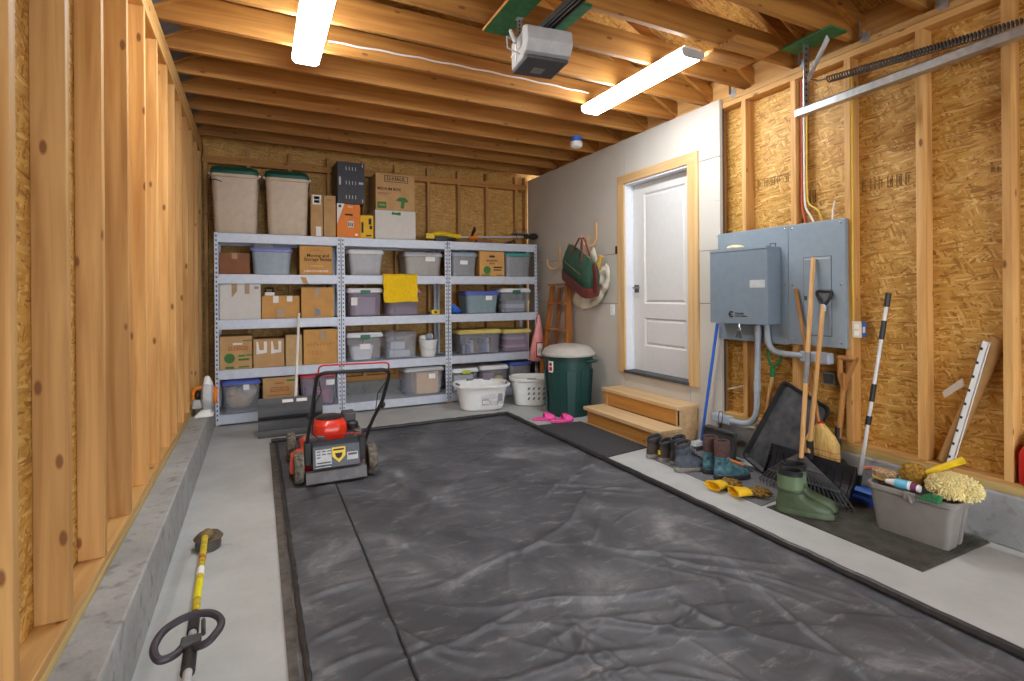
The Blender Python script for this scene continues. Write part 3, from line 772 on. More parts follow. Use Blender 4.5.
def ex_or(b, F, w_, h, mats):
    mats += [M['paper'], M['ink'], M['inkwhite']]
    b.prism([(-w_ / 2, h / 2), (-w_ / 2, -h * .1), (-w_ * .18, h / 2)], .0, .0006, F, 1)
    rects(b, F, [(-.04, h * .16, .045, h * .21)], 2); rects(b, F, [(-.01, -h * .18, .055, -h * .0)], 1); rects(b, F, [(.07, -h * .42, .1, -h * .36)], 3)
    b.lathe([(.016, 0), (.016, .001)], 16, F @ Matrix.Translation((-w_ * .37, h * .42, .0005)), 2)
    b.text('Ring', .03, F @ Matrix.Translation((.02, h * .42, .0008)), 3)
    for q in range(3): rects(b, F, [(-.005 + q * .02, -h * .15, .008 + q * .02, -h * .04)], 2)
carton('orange_box', 'orange printed box with a white slanted corner, under the black box', 'box', .812, 1.066, Z0, .392, 6.16, .34, M['corange'], 'boxes on top of the shelving', None, False, 0, ex_or)
def ex_bk(b, F, w_, h, mats):
    mats += [M['ltgrey']]
    for zz in (-.34, .0, .34):
        for q in range(4): rects(b, F, [(-.06 + q * .035, h * zz - .02, -.052 + q * .035, h * zz + .02)])
    rects(b, F, [(-w_ * .45, -.03, -w_ * .38, .06), (w_ * .40, h * .4, w_ * .44, h * .47), (w_ * .40, -h * .46, w_ * .44, -h * .38), (w_ * .28, -.01, w_ * .45, .015)])
carton('black_box', 'tall black box with pale markings standing on the orange box', 'box', .812, 1.112, Z0 + .395, .475, 6.16, .34, M['cblack'], 'boxes on top of the shelving', None, False, R(3), ex_bk)
def ex_y(b, F, w_, h, mats):
    mats += [M['ink']]; rects(b, F, [(-w_ * .42, -h * .25, -w_ * .26, h * .2), (.02, h * .1, .05, h * .35), (.03, -h * .1, .06, h * .05), (-.01, -h * .4, .05, -h * .34)])
carton('yellow_box', 'small yellow tool box of card with black print, between orange and white boxes', 'box', 1.080, 1.222, Z0, .272, 6.13, .14, M['cyel'], 'boxes on top of the shelving', None, False, R(-12), ex_y)
def ex_w(b, F, w_, h, mats):
    mats += [M['inkgreen']]; b.prism([(-.05, h * .36), (-.04, h * .46), (.0, h * .43), (.06, h * .46), (.06, h * .34), (.0, h * .36)], 0, .0006, F, 1)
carton('white_box', 'plain white box with a green mark, under the big removal carton', 'box', 1.236, 1.712, Z0, .345, 6.15, .36, M['cwhite'], 'boxes on top of the shelving', None, True, 0, ex_w)
def ex_uh(b, F, w_, h, mats):
    mats += [M['ink'], M['inkgreen'], M['card']]
    rects(b, F, [(-.13, h * .28, .15, h * .46)], 1); b.box(-.122, h * .295, 0, .142, h * .445, .0012, F, 3)
    b.text('U-HAUL', .062, F @ Matrix.Translation((.01, h * .37, .0016)), 1)
    b.text('MEDIUM BOX', .046, F @ Matrix.Translation((-.215, h * .08, .0008)), 1, align='LEFT'); rects(b, F, [(-.215, -h * .04, -.06, -h * .03), (-.215, -h * .08, -.1, -h * .07)], 1)
    rects(b, F, [(-.215, -h * .46, -.11, -h * .28)], 2); b.text('100%', .035, F @ Matrix.Translation((-.16, -h * .37, .001)), 3)
    b.prism([(.0, -h * .22), (.05, -h * .12), (.12, -h * .13), (.16, -h * .24), (.11, -h * .26), (.1, -h * .44), (.06, -h * .42), (.07, -h * .25)], 0, .0006, F, 2)
carton('moving_box', 'large brown removal carton stacked on the white box on top', 'box', 1.236, 1.700, Z0 + .348, .425, 6.15, .36, M['card'], 'boxes on top of the shelving', None, True, R(2), ex_uh)

# battery string trimmer lying on top, right
t = thing('string_trimmer', (2.6, 6.33, Z0), 'yellow and black cordless trimmer lying along the top of the shelving', 'trimmer')
MB().box(1.88, 6.27, Z0 + .045, 1.99, 6.37, Z0 + .115).tube([(1.97, 6.32, Z0 + .10), (2.08, 6.32, Z0 + .125), (2.20, 6.32, Z0 + .105), (2.35, 6.32, Z0 + .09)], [.028, .03, .034, .03], 10).build('motor_housing', M['yellow'], t, bevel=.006)
MB().box(2.0, 6.285, Z0 + .02, 2.16, 6.365, Z0 + .085).tube([(2.16, 6.32, Z0 + .06), (2.28, 6.32, Z0 + .05)], .024, 8).build('grip', M['black'], t, bevel=.006)
MB().tube([(2.35, 6.32, Z0 + .085), (3.28, 6.32, Z0 + .125)], .014, 10).build('shaft', M['ltgrey'], t, smooth=True)
MB().tube([(2.50, 6.32, Z0 + .09), (2.49, 6.24, Z0 + .16), (2.52, 6.26, Z0 + .21), (2.56, 6.34, Z0 + .19), (2.52, 6.38, Z0 + .10)], .013, 8).build('loop_handle', M['black'], t, smooth=True)
MB().tube([(2.46, 6.32, Z0 + .085), (2.58, 6.32, Z0 + .095)], .028, 10).build('clamp', M['orange'], t, smooth=True)
MB().ball((3.40, 6.30, Z0 + .135), (.07, .05, .045), None, 0, 14, 8).tube([(3.26, 6.32, Z0 + .125), (3.36, 6.31, Z0 + .13)], .026, 8).build('cutting_head', M['black'], t, smooth=True)
MB().prism([(3.05, 6.2), (3.28, 6.17), (3.34, 6.36), (3.1, 6.42)], Z0 + .155, Z0 + .163).build('guard', M['midgrey'], t)
MB().tube([(3.08, 6.15, Z0 + .06), (3.05, 6.14, Z0 + .20), (3.2, 6.14, Z0 + .21), (3.24, 6.14, Z0 + .10)], .005, 6).build('wire_guard', M['dkgrey'], t)
t = MB().loft([rr(2.62, 6.2, .12, .05, .02, Z0), rr(2.62, 6.2, .11, .05, .02, Z0 + .045), rr(2.60, 6.2, .06, .04, .02, Z0 + .055)]).build('tool_pouch', M['card3'], smooth=True)
tag(t, 'low dark brown pouch lying under the cordless trimmer on the top shelf', 'pouch')
t = MB().tube([(2.9, 6.16, Z0 + .012), (2.98, 6.16, Z0 + .03), (3.03, 6.16, Z0 + .055), (3.05, 6.16, Z0 + .03)], .012, 6).tube([(2.9, 6.16, Z0 + .012), (3.0, 6.17, Z0 + .012)], .012, 6).build('pruning_tool', M['black'], smooth=True)
tag(t, 'small black hand tool under the trimmer, right end of the top shelf', 'tool')

# ---- second level
Z1 = LEV[1] + .002; YI = 6.125
carton('brown_box', 'low dark brown cardboard box at the left end of the second shelf', 'box', -.350, -.072, Z1, .225, YI, .3, M['card3'], 'boxes on the second shelf', M['tape'])
tote('tote', 'slate blue tote with periwinkle lid between two boxes on the second shelf', -.072, .352, Z1, Z1 + .295, YI, .38, M['t_blue'], M['lidperi'], 'totes on the second shelf')
t = MB().box(-.03, 6.34, Z1 + .297, .16, 6.50, Z1 + .335).box(-.02, 6.35, Z1 + .335, .14, 6.48, Z1 + .36).build('paper_pad', M['paper']); tag(t, 'white stack of papers lying on the slate blue tote', 'papers')
def ex_mv(b, F, w_, h, mats):
    mats += [M['ink'], M['inkwhite']]
    b.text('Moving and', .05, F @ Matrix.Translation((0.02, h * .17, .0008)), 1); b.text('Storage Boxes', .05, F @ Matrix.Translation((.02, h * .04, .0008)), 1)
    rects(b, F, [(-.06, h * .33, .08, h * .335), (-.03, h * .37, .05, h * .375)], 1); rects(b, F, [(-.06, -h * .19, .08, -h * .18)], 2); b.text('1-800-DIY-4-BOXES', .03, F @ Matrix.Translation((0, -h * .36, .0008)), 2)
carton('moving_box', 'orange brown printed moving carton at the right of the left unit, second shelf', 'box', .415, .752, Z1, .322, YI, .34, M['card2'], 'boxes on the second shelf', None, True, 0, ex_mv)
tote('tote', 'pale grey tote with white lid at the left of the middle unit, second shelf', .915, 1.34, Z1, Z1 + .298, YI, .38, M['t_grey'], M['lidwhite'], 'totes on the second shelf', taper=.84)
tote('tote', 'taupe grey tote with a paper sticker right of the yellow cloth, second shelf', 1.56, 2.055, Z1, Z1 + .285, YI, .40, M['t_tan'], M['t_grey'], 'totes on the second shelf', sticker=(.02, .18, .14, .235), ribs=False)
tote('tote', 'smoke grey tote with bluish lid at the left of the right unit, second shelf', 2.15, 2.515, Z1, Z1 + .30, YI, .38, M['t_dgrey'], M['t_blue'], 'totes on the second shelf', ribs=False, sticker=(-.06, .15, .04, .20))
def ex_bank(b, F, w_, h, mats):
    mats += [M['ink'], M['inkgreen']]
    b.loft([rr(0, h * .30, .04, .014, .013, 0), rr(0, h * .30, .04, .014, .013, .001)], True, True, F, 1)
    b.text('BANKERS', .035, F @ Matrix.Translation((0, h * .13, .0008)), 1); b.text('BOX', .035, F @ Matrix.Translation((0, h * .02, .0008)), 1)
    b.lathe([(.05, 0), (.05, .0008)], 20, F @ Matrix.Translation((-.07, -h * .24, 0)), 2); rects(b, F, [(.02, -h * .16, .14, -h * .10), (.02, -h * .26, .13, -h * .21)], 1); rects(b, F, [(-.15, -h * .46, -.03, -h * .41), (.06, -h * .46, .15, -h * .42)], 2)
carton('file_box', 'brown file carton with a hand hole between two grey totes, second shelf', 'box', 2.53, 2.875, Z1, .322, YI, .36, M['card2'], 'boxes on the second shelf', None, True, 0, ex_bank)
tote('tote', 'smoke grey tote with teal lid at the right end of the second shelf', 2.885, 3.29, Z1, Z1 + .315, YI, .38, M['t_dgrey'], M['lidteal'], 'totes on the second shelf', ribs=True)

# ---- yellow cloth over the beam
yc = MB(); nx, nz = 16, 14; g_ = []
for k in range(nz + 1):
    row = []
    for i in range(nx + 1):
        x = 1.305 + .40 * i / nx + .004 * math.sin(k); s = k / nz
        if s < .12: y, z = YS0 + .014 - .016 * s / .12, Z1 + .012 + .003 * math.sin(i * .9)
        else: y, z = YS0 - .012 - .010 * math.sin(i * .75 + 1) * (s) - .006, Z1 + .008 - (s - .12) * .36 - .006 * math.sin(i * .4)
        row.append((x + .006 * (s if i in (0, nx) else 0), y, z))
    g_.append(row)
vs = [p for r_ in g_ for p in r_]; n1 = nx + 1; nv = len(vs)
vs += [(x, y - .010 * (1 if k // n1 > 1 else 0), z + (.010 if k // n1 <= 1 else 0)) for k, (x, y, z) in enumerate(vs)]
fs = [(k * n1 + i, k * n1 + i + 1, (k + 1) * n1 + i + 1, (k + 1) * n1 + i) for k in range(nz) for i in range(nx)]
fs += [tuple(reversed([a + nv for a in f_])) for f_ in fs[:]]
edge = [i for i in range(n1)] + [k * n1 + nx for k in range(1, nz + 1)] + [nz * n1 + i for i in range(nx - 1, -1, -1)] + [k * n1 for k in range(nz - 1, 0, -1)]
for a, b in zip(edge, edge[1:] + edge[:1]): fs.append((b, a, a + nv, b + nv))
yc.add(vs, fs)
M['ycloth'] = plain('yellow_cloth', 'f0c40c', .85, 0, .04, 40)
t = yc.build('yellow_cloth', M['ycloth'], smooth=True, sharp=60); tag(t, 'bright yellow padded cloth hanging over the shelf beam of the middle unit', 'cloth')

# ---- third level
Z2 = LEV[2] + .002
def ex_wt(b, F, w_, h, mats):
    mats += [M['tape'], M['midgrey']]
    b.prism([(-.08, h / 2), (-.03, h / 2), (-.03, h * .30), (-.08, h * .12)], 0, .0007, F, 1); b.prism([(.04, h / 2), (.085, h / 2), (.085, h * .22), (.04, h * .22)], 0, .0007, F, 1); rects(b, F, [(.13, h * .36, .17, h * .43)], 2)
carton('white_box', 'large white box with two tan tape strips, left end of the third shelf', 'box', -.350, .030, Z2, .372, YI, .36, M['cwhite'], 'boxes on the third shelf', None, True, 0, ex_wt)
def ex_tt(b, F, w_, h, mats):
    mats += [M['tapew'], M['tape']]; rects(b, F, [(-.075, h * .2, -.02, h / 2), (.06, h * .25, .115, h / 2)]); rects(b, F, [(-.04, -h * .45, .04, -h * .05)], 2)
carton('brown_box', 'low brown box with two short white tapes, middle of the third shelf', 'box', .040, .408, Z2, .245, YI, .33, M['card2'], 'boxes on the third shelf', None, True, 0, ex_tt)
t = thing('desk_gadget', (.12, 6.2, Z2 + .247), 'small black and white desk gadget on the low brown box', 'gadget')
MB().box(.07, 6.16, Z2 + .247, .165, 6.24, Z2 + .285).build('base', M['white'], t, bevel=.006)
MB().tube([(.08, 6.2, Z2 + .285), (.08, 6.2, Z2 + .33), (.15, 6.2, Z2 + .33), (.15, 6.2, Z2 + .285)], .012, 8).build('arm', M['black'], t)
def ex_b3(b, F, w_, h, mats):
    mats += [M['tape'], M['midgrey']]; rects(b, F, [(-.03, h * .2, .03, h / 2)]); b.prism([(-.03, -h * .46), (-.03, -h * .15), (.03, -h * .25), (.03, -h * .4)], 0, .0007, F, 2)
carton('brown_box', 'taller brown box with tape at the right of the left unit, third shelf', 'box', .435, .770, Z2, .335, YI, .35, M['card2'], 'boxes on the third shelf', None, True, R(-2), ex_b3)
t = MB().prism([(.42, 1.535), (.475, 1.53), (.50, 1.462), (.45, 1.465)], YS0 - .001, YS0 - .003, XZ).build('tape_scrap', M['card2']); tag(t, 'scrap of tan tape stuck to the beam under the printed moving carton', 'tape')
tote('clear_tote', 'clear tote with white lid and green latch, left of the yellow cloth', .905, 1.325, Z2, Z2 + .325, YI, .38, M['clrl'], M['lidwhite'], 'clear totes on the third shelf', latch=M['green'], ribs=False, sticker=(-.16, .13, -.09, .22))
t = MB().box(1.0, 6.2, Z2 + .02, 1.24, 6.42, Z2 + .22).build('folded_papers', M['ltgrey'], bevel=.01); tag(t, 'pale grey folded papers inside the green latched tote, third shelf', 'papers')
tote('clear_tote', 'lilac clear tote with red handle behind the yellow cloth, third shelf', 1.345, 1.785, Z2, Z2 + .315, YI + .04, .36, M['clrl'], M['t_grey'], 'clear totes on the third shelf', ribs=False)
t = MB().box(1.755, 6.2, Z2 + .282, 1.80, 6.30, Z2 + .312).build('red_handle', M['redplastic'], bd := bpy.data.objects['clear_tote.001'], bevel=.004)
t = thing('tape_measure', (1.95, 6.17, Z2), 'small yellow and black tape measure at the right of the middle unit', 'tape measure')
MB().loft([rr(1.95, 6.17, .05, .035, .02, Z2), rr(1.95, 6.17, .06, .04, .025, Z2 + .02), rr(1.95, 6.17, .05, .035, .02, Z2 + .06)]).build('case', M['yellow'], t, smooth=True)
MB().box(1.87, 6.14, Z2, 1.91, 6.2, Z2 + .04).box(1.93, 6.128, Z2 + .02, 1.97, 6.135, Z2 + .045).build('grip', M['black'], t, bevel=.004)
t = MB(); 
for q in range(7): t.tube([(2.16 + q * .018, 6.16 + rnd.uniform(-.02, .02), Z2 + .02), (2.165 + q * .014, 6.19, Z2 + .14 - q * .012 + rnd.uniform(-.02, .02)), (2.18 + q * .018, 6.22, Z2 + .05), (2.19 + q * .017, 6.17, Z2 + .019)], .018, 7)
t = t.build('blue_rope', M['blue'], smooth=True); tag(t, 'bunched blue cord at the left of the right unit, third shelf', 'cord')
tote('tote', 'teal grey tote with blue lid and paper label, right unit, third shelf', 2.335, 2.815, Z2, Z2 + .285, YI, .38, plain('tote_sea', '7e9298', .45, 0, .04), M['lidblue'], 'totes on the third shelf', ribs=False, sticker=(.04, .17, .13, .225))
tote('clear_tote', 'clear tote with white lid and green latch at the right end of the third shelf', 2.83, 3.29, Z2, Z2 + .318, YI + .02, .38, M['clrg'], M['lidwhite'], 'clear totes on the third shelf', latch=M['green'], ribs=False)
t = MB().box(2.92, 6.2, Z2 + .014, 3.20, 6.42, Z2 + .06).box(2.92, 6.2, Z2 + .063, 3.20, 6.42, Z2 + .11, None, 1).box(2.92, 6.2, Z2 + .113, 3.20, 6.42, Z2 + .16).build('folded_cloths', [M['t_blue'], M['white']]); tag(t, 'folded blue and white cloths inside the tote at the right end', 'cloths')

# ---- fourth level
Z3 = LEV[3] + .002
def ex_uh2(b, F, w_, h, mats):
    mats += [M['inkgreen'], M['inkorange'], M['tapew'], M['card4']]
    b.box(-.07, h * .08, 0, .11, h * .19, .0006, F, 2); b.box(-.064, h * .095, 0, .104, h * .175, .0012, F, 4); b.text('U-HAUL', .05, F @ Matrix.Translation((.02, h * .135, .0016)), 2)
    b.lathe([(.05, 0), (.05, .0008)], 20, F @ Matrix.Translation((-.06, -h * .16, 0)), 1); rects(b, F, [(.02, -h * .12, .08, -h * .07), (.09, -h * .10, .15, -h * .06), (.02, -h * .24, .12, -h * .18), (-.1, -h * .47, -.02, -h * .41), (.02, -h * .45, .12, -h * .41), (.06, h * .35, .16, h * .38)], 1); rects(b, F, [(-.03, h * .24, .06, h * .3)], 3)
carton('moving_box', 'brown carton with green recycling print, left end of the fourth shelf', 'box', -.352, -.055, Z3, .342, YI, .36, M['card4'], 'boxes on the fourth shelf', None, True, 0, ex_uh2)
def ex_tp(b, F, w_, h, mats):
    mats += [M['tapew']]
    for sx in (-.07, .07): b.prism([(sx - .05, -h * .02), (sx - .05, h * .42), (sx - .035, h * .42), (sx - .02, h * .12), (sx + .02, h * .12), (sx + .02, h * .42), (sx + .05, h * .42), (sx + .05, h * .02)], 0, .0007, F, 1)
carton('brown_box', 'brown box with broad white tape marks, fourth shelf of the left unit', 'box', -.042, .255, Z3, .30, YI, .34, M['card'], 'boxes on the fourth shelf', None, True, 0, ex_tp)
carton('slim_box', 'narrow pale box behind the white pole, fourth shelf of the left unit', 'box', .268, .432, Z3, .335, YI, .33, plain('card_pale', 'c7a877', .85, 0, .05), 'boxes on the fourth shelf')
def ex_wr(b, F, w_, h, mats):
    mats += [M['ink'], M['tape'], M['inkorange']]
    rects(b, F, [(-.02, h * .2, .05, h * .46)], 2)
    for q in range(9): x = -.15 + q * .034; rects(b, F, [(x, h * (.06 + .02 * (q % 3)), x + .022, h * (.075 + .02 * (q % 3))), (x, h * .02, x + .004, h * (.09 + .03 * (q % 2)))], 3)
    for q in range(5): rects(b, F, [(-.13 + q * .03, -h * .2, -.125 + q * .03, -h * .1), (-.13 + q * .03, -h * (.2 + .02 * (q % 2)), -.11 + q * .03, -h * (.19 + .02 * (q % 2)))], 3)
carton('brown_box', 'larger orange brown box with handwriting, right of the white pole', 'box', .447, .815, Z3, .385, YI, .38, M['card2'], 'boxes on the fourth shelf', None, True, R(1), ex_wr)
tote('clear_tote', 'clear tote with green latch and white tub inside, on the fourth shelf', .895, 1.322, Z3, Z3 + .325, YI, .38, M['clr'], M['lidwhite'], 'clear totes on the fourth shelf', latch=M['green'], ribs=False, sticker=(-.06, .14, .06, .2))
t = MB().loft([rr(1.09, 6.3, .10, .09, .03, Z3 + .014), rr(1.09, 6.3, .13, .11, .04, Z3 + .17)]).build('white_tub', M['paper'], smooth=True); tag(t, 'white tub inside the clear tote with green latch, fourth shelf', 'tub')
tote('clear_tote', 'tall clear tote with clear lid beside the white bucket, fourth shelf', 1.332, 1.732, Z3, Z3 + .322, YI, .38, M['clr'], M['clrg'], 'clear totes on the fourth shelf', ribs=True, taper=.94)
t = MB().box(1.40, 6.22, Z3 + .014, 1.66, 6.42, Z3 + .10).box(1.42, 6.24, Z3 + .102, 1.6, 6.40, Z3 + .2).build('white_packages', M['ltgrey'], bevel=.012); tag(t, 'pale packages inside the tall clear tote beside the bucket', 'packages')
t = thing('bucket', (1.885, 6.25, Z3), 'white plastic bucket of rags at the right of the middle unit', 'bucket')
Tb = Matrix.Translation((1.885, 6.25, 0))
MB().lathe([(.078, Z3), (.085, Z3 + .005), (.112, Z3 + .19), (.120, Z3 + .19), (.120, Z3 + .205), (.106, Z3 + .205), (.08, Z3 + .015)], 28, Tb).build('pail', M['white'], t, smooth=True)
MB().tube([(1.885 + .12 * math.cos(a), 6.25 - .02 - .1 * math.sin(a), Z3 + .19 - .10 * math.sin(a)) for a in [PI * i / 14 for i in range(15)]], .003, 6).build('bail_handle', M['steel'], t)
t = MB()
for q in range(7): t.ball((1.885 + rnd.uniform(-.06, .06), 6.25 + rnd.uniform(-.05, .05), Z3 + .20 + rnd.uniform(-.01, .05)), (rnd.uniform(.03, .055), rnd.uniform(.03, .05), rnd.uniform(.025, .05)), None, q % 2)
t = t.build('rags', [M['paper'], M['t_blue']], smooth=True); tag(t, 'bunched white and blue rags filling the white bucket', 'rags', kind='stuff')
tote('clear_tote', 'clear tote with straw yellow lid, left of the right unit, fourth shelf', 2.235, 2.855, Z3, Z3 + .31, YI, .40, M['clrg'], M['lidyel'], 'yellow lidded totes on the fourth shelf', ribs=False)
t = MB()
for q in range(16): t.box(2.32 + (q % 8) * .055, 6.19 + .01 * (q % 3), Z3 + .016 + (.12 if q > 7 else 0), 2.32 + (q % 8) * .055 + rnd.uniform(.03, .05), 6.40, Z3 + (.12 if q < 8 else .13 + rnd.uniform(.03, .09)), None, q % 4)
t = t.build('stored_goods', [M['dkgrey'], M['lidblue'], M['paper'], M['card3']]); tag(t, 'mixed dark goods inside the left straw lidded tote', 'goods', kind='stuff')
tote('clear_tote', 'clear tote with straw yellow lid at the right end of the fourth shelf', 2.868, 3.298, Z3, Z3 + .295, YI + .02, .38, M['clrl'], M['lidyel'], 'yellow lidded totes on the fourth shelf', ribs=False)
t = MB()
for q in range(6): t.loft([rr(3.083, 6.335, .15 - .004 * q, .12, .03, Z3 + .016 + q * .035), rr(3.083, 6.335, .155 - .004 * q, .12, .03, Z3 + .049 + q * .035)], True, True, None, q % 3)
t = t.build('folded_clothes', [plain('cloth_mauve', '8c5a63', .9), M['paper'], plain('cloth_rose', 'a77a80', .9)], smooth=True); tag(t, 'folded mauve clothes inside the right straw lidded tote', 'clothes')

# ---- bottom level
Z4 = LEV[4] + .002
tote('clear_tote', 'clear tote with blue lid and beige cloth inside, bottom left by the leaf blower', -.350, .030, Z4, Z4 + .345, YI, .40, M['clr'], M['lidblue'], 'totes on the bottom shelf', ribs=False, sticker=(.02, .235, .075, .30))
t = MB().ball((-.18, 6.32, Z4 + .125), (.135, .15, .11), None, 0).ball((-.10, 6.31, Z4 + .20), (.085, .14, .085), None, 1).ball((-.24, 6.31, Z4 + .19), (.07, .12, .06), None, 0)
t = t.build('beige_cloth', [plain('cloth_beige', 'c9ab86', .9), plain('cloth_cream', 'd8c9b8', .9)], smooth=True); tag(t, 'bundled beige cloth inside the blue lidded tote', 'cloth')
def ex_uh3(b, F, w_, h, mats):
    mats += [M['inkorange'], M['inkgreen'], M['card4']]
    b.box(-.10, h * .06, 0, .08, h * .2, .0006, F, 1); b.box(-.094, h * .08, 0, .074, h * .18, .0012, F, 3); b.text('U-HAUL', .05, F @ Matrix.Translation((-.01, h * .13, .0016)), 1); rects(b, F, [(.06, h * .36, .16, h * .42)], 2); rects(b, F, [(-.06, h * .3, .03, h * .34), (-.13, -.02, .1, -.012)], 1)
carton('moving_box', 'brown carton with orange print behind the black snow pusher, bottom shelf', 'box', .045, .388, Z4, .345, YI, .38, M['card4'], 'boxes on the bottom shelf', None, True, 0, ex_uh3)
tote('clear_tote', 'clear tote with crimson lid behind the mower handle, bottom shelf', .400, .800, Z4, Z4 + .365, YI, .40, M['clrl'], M['lidred'], 'totes on the bottom shelf', ribs=False, sticker=(.08, .22, .17, .28))
t = MB().box(.47, 6.22, Z4 + .016, .58, 6.42, Z4 + .2).box(.60, 6.22, Z4 + .016, .72, 6.42, Z4 + .17, None, 1).build('tote_contents', [M['t_blue'], M['lidred']], bevel=.01); tag(t, 'blue and red items inside the crimson lidded tote', 'items')
tote('clear_tote', 'clear tote with grey lid holding a peach carton, bottom of the middle unit', 1.555, 2.065, Z4, Z4 + .345, YI, .42, M['clr'], M['lidgrey'], 'totes on the bottom shelf', ribs=False, sticker=(.05, .2, .13, .26))
t = MB().box(1.72, 6.18, Z4 + .016, 1.99, 6.44, Z4 + .28).build('peach_carton', plain('card_peach', 'd9b07c', .85)); tag(t, 'peach coloured carton inside the grey lidded tote', 'carton')
tote('clear_tote', 'clear flat tote with pale lid and lime latch, bottom of the right unit', 2.15, 2.525, Z4, Z4 + .29, YI, .42, M['clr'], M['lidwhite'], 'totes on the bottom shelf', ribs=False, latch=plain('lime', 'b7c63c', .5))
t = MB().box(2.20, 6.2, Z4 + .016, 2.46, 6.44, Z4 + .11).box(2.20, 6.2, Z4 + .114, 2.46, 6.44, Z4 + .2).build('white_boxes', M['paper']); tag(t, 'white boxes inside the lime latched tote', 'boxes')
tote('clear_tote', 'clear tote with pale lid and purple goods inside, above the laundry basket', 2.535, 2.945, Z4, Z4 + .30, YI, .42, M['clr'], M['lidwhite'], 'totes on the bottom shelf', ribs=False)
t = MB().box(2.60, 6.2, Z4 + .016, 2.74, 6.42, Z4 + .2).box(2.76, 6.19, Z4 + .016, 2.88, 6.40, Z4 + .15, None, 1).build('stored_goods', [plain('cloth_purple', '8d6a86', .9), M['yellow']], bevel=.008); tag(t, 'purple and yellow goods inside the pale lidded tote', 'goods')
tote('tote', 'grey tote with blue lid at the right end of the bottom shelf', 2.955, 3.30, Z4, Z4 + .325, YI + .02, .40, M['t_dgrey'], M['lidblue'], 'totes on the bottom shelf', ribs=False)
# ================================================================== the floor
# big wrinkled vinyl floor mat
MX0, MX1, MY0, MY1 = .10, 2.46, -.55, 5.20
def big_mat():
    nx, ny = 220, 520
    xs = np.linspace(MX0, MX1, nx); ys = np.linspace(MY0, MY1, ny)
    X, Y = np.meshgrid(xs, ys); H = np.zeros_like(X)
    rg = np.random.RandomState(5)
    def wr(px, py, ang, ln, wd, amp, bend):
        dx, dy = X - px, Y - py; c, s = math.cos(ang), math.sin(ang)
        u = dx * c + dy * s; v = -dx * s + dy * c
        v = v - bend * u * u - .02 * np.sin(u * 9 + px * 7)
        return amp * np.exp(-(v / wd) ** 2) * np.clip(1 - (u / ln) ** 2, 0, 1)
    for k in range(190):
        px = rg.uniform(.45, 2.4); py = rg.uniform(-.4, 5.0)
        a = R(rg.choice([-28, -20, 15, 35, 70, 110, -50]) + rg.uniform(-18, 18))
        H += wr(px, py, a, rg.uniform(.15, .55), rg.uniform(.008, .02), rg.uniform(.003, .010) * (1 if px > .55 else .5), rg.uniform(-.5, .5))
    for px, py, a, ln, am in ((1.25, 1.9, -18, .8, .012), (1.5, 1.55, -30, .7, .014), (1.0, 2.35, 12, .6, .010), (.3, 1.95, 14, .16, .010), (.32, 2.45, 12, .17, .012), (.3, 2.15, 18, .16, .009), (1.9, 2.0, -40, .6, .012), (1.75, 1.35, -62, .5, .013), (2.0, 3.0, -35, .7, .010), (1.4, 3.3, 8, .6, .010), (1.6, 2.6, 35, .6, .011), (.9, 1.6, -12, .5, .012)):
        H += wr(px, py, R(a), ln, .020, am, .15)
    H = np.minimum(H, .022)
    H += .0015 * np.sin(X * 9 + 2 * np.sin(Y * 3)) * np.sin(Y * 7 + X * 4)
    # seam: the left strip overlaps the rest along x = .48
    H += .004 * (X < .480) - .004 * np.exp(-((X - .488) / .008) ** 2)
    ed = np.minimum.reduce([X - MX0, MX1 - X, Y - MY0, MY1 - Y])
    H = H * np.clip(ed / .10, .0, 1) + .006
    vs = np.stack([X, Y, H], -1).reshape(-1, 3).tolist()
    idx = np.arange(nx * ny).reshape(ny, nx)
    fs = np.stack([idx[:-1, :-1], idx[:-1, 1:], idx[1:, 1:], idx[1:, :-1]], -1).reshape(-1, 4).tolist()
    mb = MB(); mb.v = [tuple(v) for v in vs]; mb.f = [tuple(f_) for f_ in fs]; mb.mi = [0] * len(fs)
    b0 = len(mb.v); ring = list(idx[0, :]) + list(idx[1:, -1]) + list(idx[-1, -2::-1]) + list(idx[-2:0, 0])
    mb.v += [(mb.v[i][0], mb.v[i][1], .0005) for i in ring]; n = len(ring)
    for i in range(n): mb.f.append((ring[i], b0 + i, b0 + (i + 1) % n, ring[(i + 1) % n])[::-1]); mb.mi.append(0)
    return mb
M['vinyl'] = vinyl('black_vinyl')
t = thing('floor_mat', ((MX0 + MX1) / 2, 2.3, 0), 'huge wrinkled black vinyl containment mat covering the middle of the floor', 'floor mat')
big_mat().build('mat_sheet', M['vinyl'], t, smooth=True, sharp=80)
M['roll'] = plain('rolled_edge', '2f2e30', .38, 0, .15, 30, .25, 60)
def edge_roll(pts, r):
    P = []
    for (a, b) in zip(pts, pts[1:]):
        n = max(2, int((Vector(b) - Vector(a)).length / .05))
        for i in range(n): P.append(tuple(Vector(a).lerp(Vector(b), i / n) + Vector((rnd.uniform(-.003, .003), rnd.uniform(-.003, .003), rnd.uniform(-.002, .002)))))
    P.append(pts[-1]); return MB().tube(P, r, 8)
MB().tube([(.482, MY0 + .1, .0125), (.484, 2.0, .0125), (.486, 3.85, .0115)], .0055, 6).build('seam', M['roll'], t, smooth=True)
edge_roll([(MX1, MY0, .022), (MX1, MY1, .022)], .021).build('edge_tube', M['roll'], t, smooth=True)
edge_roll([(MX0, MY1, .020), (MX1, MY1, .020)], .019).build('edge_tube', M['roll'], t, smooth=True)
edge_roll([(MX0 + .05, MY0, .014), (MX0 + .045, MY1, .014)], .012).build('edge_tube', M['roll'], t, smooth=True)
MB().box(MX0 - .012, MY0, 0, MX0 + .04, MY1, .007).build('edge_strip', plain('edge_brown', '55504a', .7, 0, .2, 20), t)

